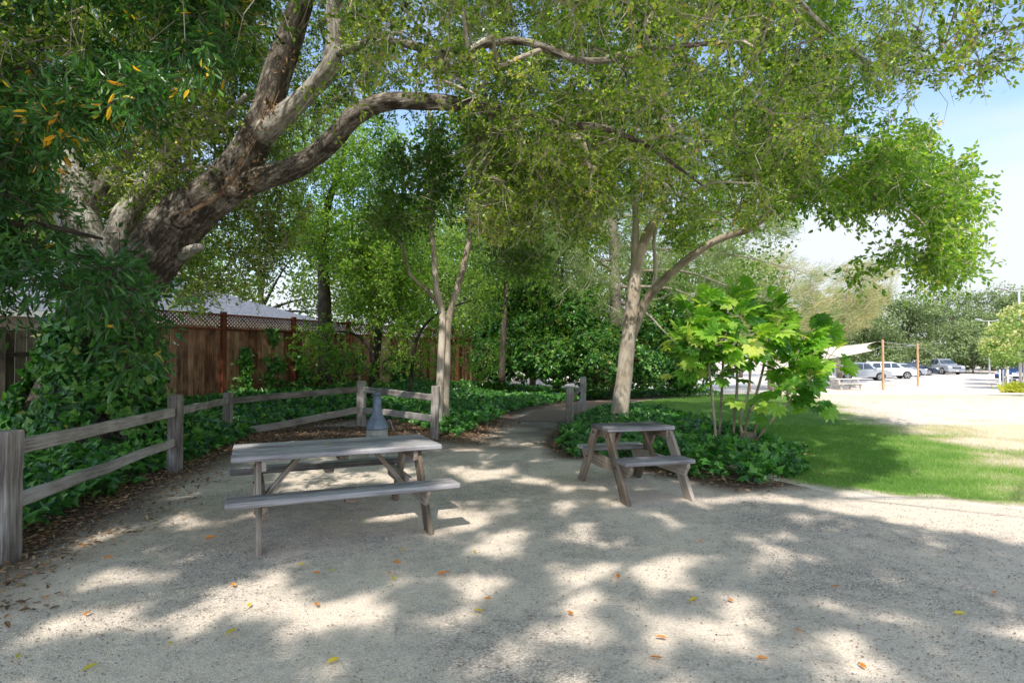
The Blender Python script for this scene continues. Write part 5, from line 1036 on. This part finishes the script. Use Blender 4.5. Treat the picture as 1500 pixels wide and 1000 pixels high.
# ---------------------------------------------------------------- right hand row of young trees and lamp poles
def young(px_, d, h, r, lab, seed, n=9000):
    b = gpos(px_, d); return blob_tree('young_tree', lab, b, h, r, 'blossom_leaf', n, .16, 'young blossoming trees along the right edge', seed, 'smooth_bark', .28, .07)
young(1472, 47, 6.0, 2.0, 'young tree with cream blossom, left end of the row at the right edge', 300)
young(1497, 41, 6.6, 2.0, 'young tree with cream blossom cut by the right picture edge', 301)
young(1484, 53, 6.4, 2.0, 'young green and cream tree standing between and behind the two front ones', 302)
b = gpos(1560, 27); blob_tree('young_tree', 'young tree out beyond the right picture edge shading the lawn', b, 6.5, 2.6, 'blossom_leaf', 7000, .16, 'young blossoming trees along the right edge', 303, 'smooth_bark', .28, .07)
for px_, d, lab in ((1464, 46, 'first white stake at the left of the young tree row'), (1469, 44.5, 'thicker white stake right beside the first'), (1476, 46.5, 'thin pale stake between the white stakes'), (1481, 43, 'short white stake nearest the yellow plant')):
    b = gpos(px_, d); h = 1.3 if 'short' not in lab else .8
    m = MB().tube([b, b + [0, 0, h * .5], b + [0, 0, h]], [.06, .06, .055], 10, 2); props(m.build('tree_stake', M['white']), lab, 'stake', 'white stakes of the young trees')
def lamp(px_, d, h, lab, rz):
    b = gpos(px_, d); t = empty('lamp_pole', b, lab, 'lamp pole', 'lamp poles of the car park')
    MB().tube([b, b + [0, 0, h * .5], b + [0, 0, h]], [.09, .08, .07], 12, 2).build('pole', M['pole'], t, smooth=True)
    MB().beam(b + [-.8, 0, h], b + [.8, 0, h], .07, .07).build('crossarm', M['pole'], t)
    for s in (-1, 1): MB().beam(b + [s * .8, 0, h + .05], b + [s * 1.45, 0, h + .22], .34, .14).build('lamp_head', M['pole'], t, bevel=.03)
    MB().tube([b, b + [0, 0, .25]], [.18, .16], 12, 1).build('base', M['white'], t)
lamp(1449, 66, 6.1, 'double-headed lamp pole left of the young trees', 0)
lamp(1494, 42, 6.9, 'taller lamp pole among the young trees at the right edge', 0)
# yellow green tufty plant
b = gpos(1492, 36); t = empty('yellow_plant', b, 'bushy yellow-green plant at the foot of the right-hand trees', 'plant'); n = 700
a = R.uniform(0, 2 * math.pi, n); dr = np.column_stack([np.cos(a), np.sin(a), R.uniform(.4, 2, n)]); M['yel'] = leafmat('yellow green leaves', [(0, (.25, .35, .04)), (1, (.6, .55, .1))], .3)
m = MB(); m.leaves(b + R.normal(size=(n, 3)) * [.3, .3, .05], dr, rdir(n), R.uniform(.4, .8, n), LANCE, None, .8); m.build('leaves', M['yel'], t)

# ---------------------------------------------------------------- sky, sun, camera
W = D.worlds.new('World'); bpy.context.scene.world = W; W.use_nodes = True; nt = W.node_tree; nt.nodes.clear(); L = nt.links.new
sk = nt.nodes.new('ShaderNodeTexSky'); sk.sky_type = 'NISHITA'; sk.sun_disc = False
el = math.asin(SUN[2]); az = math.atan2(SUN[0], SUN[1])
sk.sun_elevation = el; sk.sun_rotation = az; sk.air_density = 1.0; sk.dust_density = 1.0; sk.ozone_density = 1.2
bg = nt.nodes.new('ShaderNodeBackground'); bg.inputs['Strength'].default_value = .15; out = nt.nodes.new('ShaderNodeOutputWorld')
tc = nt.nodes.new('ShaderNodeTexCoord'); sp = nt.nodes.new('ShaderNodeSeparateXYZ'); L(tc.outputs['Generated'], sp.inputs[0])
# thin high cloud, thickest near the horizon to the right
mp = nt.nodes.new('ShaderNodeMapping'); mp.inputs['Scale'].default_value = (1.2, 1.2, 6); mp.inputs['Rotation'].default_value = (.15, .12, 0); L(tc.outputs['Generated'], mp.inputs[0])
cn = nt.nodes.new('ShaderNodeTexNoise'); cn.inputs['Scale'].default_value = 1.6; cn.inputs['Detail'].default_value = 7; cn.inputs['Roughness'].default_value = .55; L(mp.outputs[0], cn.inputs[0])
azf = nt.nodes.new('ShaderNodeMath'); azf.operation = 'MULTIPLY_ADD'; L(sp.outputs[0], azf.inputs[0]); azf.inputs[1].default_value = -.18; L(sp.outputs[2], azf.inputs[2])
hr = ramp(nt, [(.0, (.70, .70, .70)), (.12, (.45, .45, .45)), (.26, (.1, .1, .1)), (.5, (0, 0, 0))], azf.outputs[0])
cm = nt.nodes.new('ShaderNodeMath'); cm.operation = 'MULTIPLY_ADD'; L(cn.outputs[0], cm.inputs[0]); cm.inputs[1].default_value = 1.0; L(hr, cm.inputs[2])
cf = ramp(nt, [(.55, (0, 0, 0)), (1.0, (1, 1, 1))], cm.outputs[0])
mx = nt.nodes.new('ShaderNodeMixRGB'); L(cf, mx.inputs[0]); mx.inputs[2].default_value = (6.4, 6.8, 7.3, 1)
sg = nt.nodes.new('ShaderNodeMixRGB'); sg.blend_type = 'MULTIPLY'; sg.inputs[0].default_value = 1; sg.inputs[2].default_value = (2.1, 2.05, 2.0, 1); L(sk.outputs[0], sg.inputs[1]); L(sg.outputs[0], mx.inputs[1]); L(mx.outputs[0], bg.inputs[0]); L(bg.outputs[0], out.inputs[0])
sl = D.lights.new('sun', 'SUN'); sl.energy = 5; sl.angle = math.radians(.6); sl.color = (1, .95, .87); so = D.objects.new('sun', sl); COL.objects.link(so)
so.rotation_euler = Vector(SUN).to_track_quat('Z', 'Y').to_euler(); so.location = (-3, -6, 12)
cam = D.cameras.new('camera'); co = D.objects.new('camera', cam); COL.objects.link(co); co.location = (0, 0, CAMZ); co.rotation_euler = (math.pi / 2 + PITCH, 0, 0)
cam.sensor_width = 36; cam.lens = F / 1500 * 36; cam.clip_end = 1000; cam.clip_start = .05
sc = bpy.context.scene; sc.camera = co
sc.view_settings.view_transform = 'Standard'; sc.view_settings.look = 'None'; sc.view_settings.exposure = 0
sc.cycles.max_bounces = 8; sc.cycles.diffuse_bounces = 4; sc.cycles.glossy_bounces = 2; sc.cycles.transmission_bounces = 4; sc.cycles.use_denoising = True
sc.cycles.sample_clamp_indirect = 6
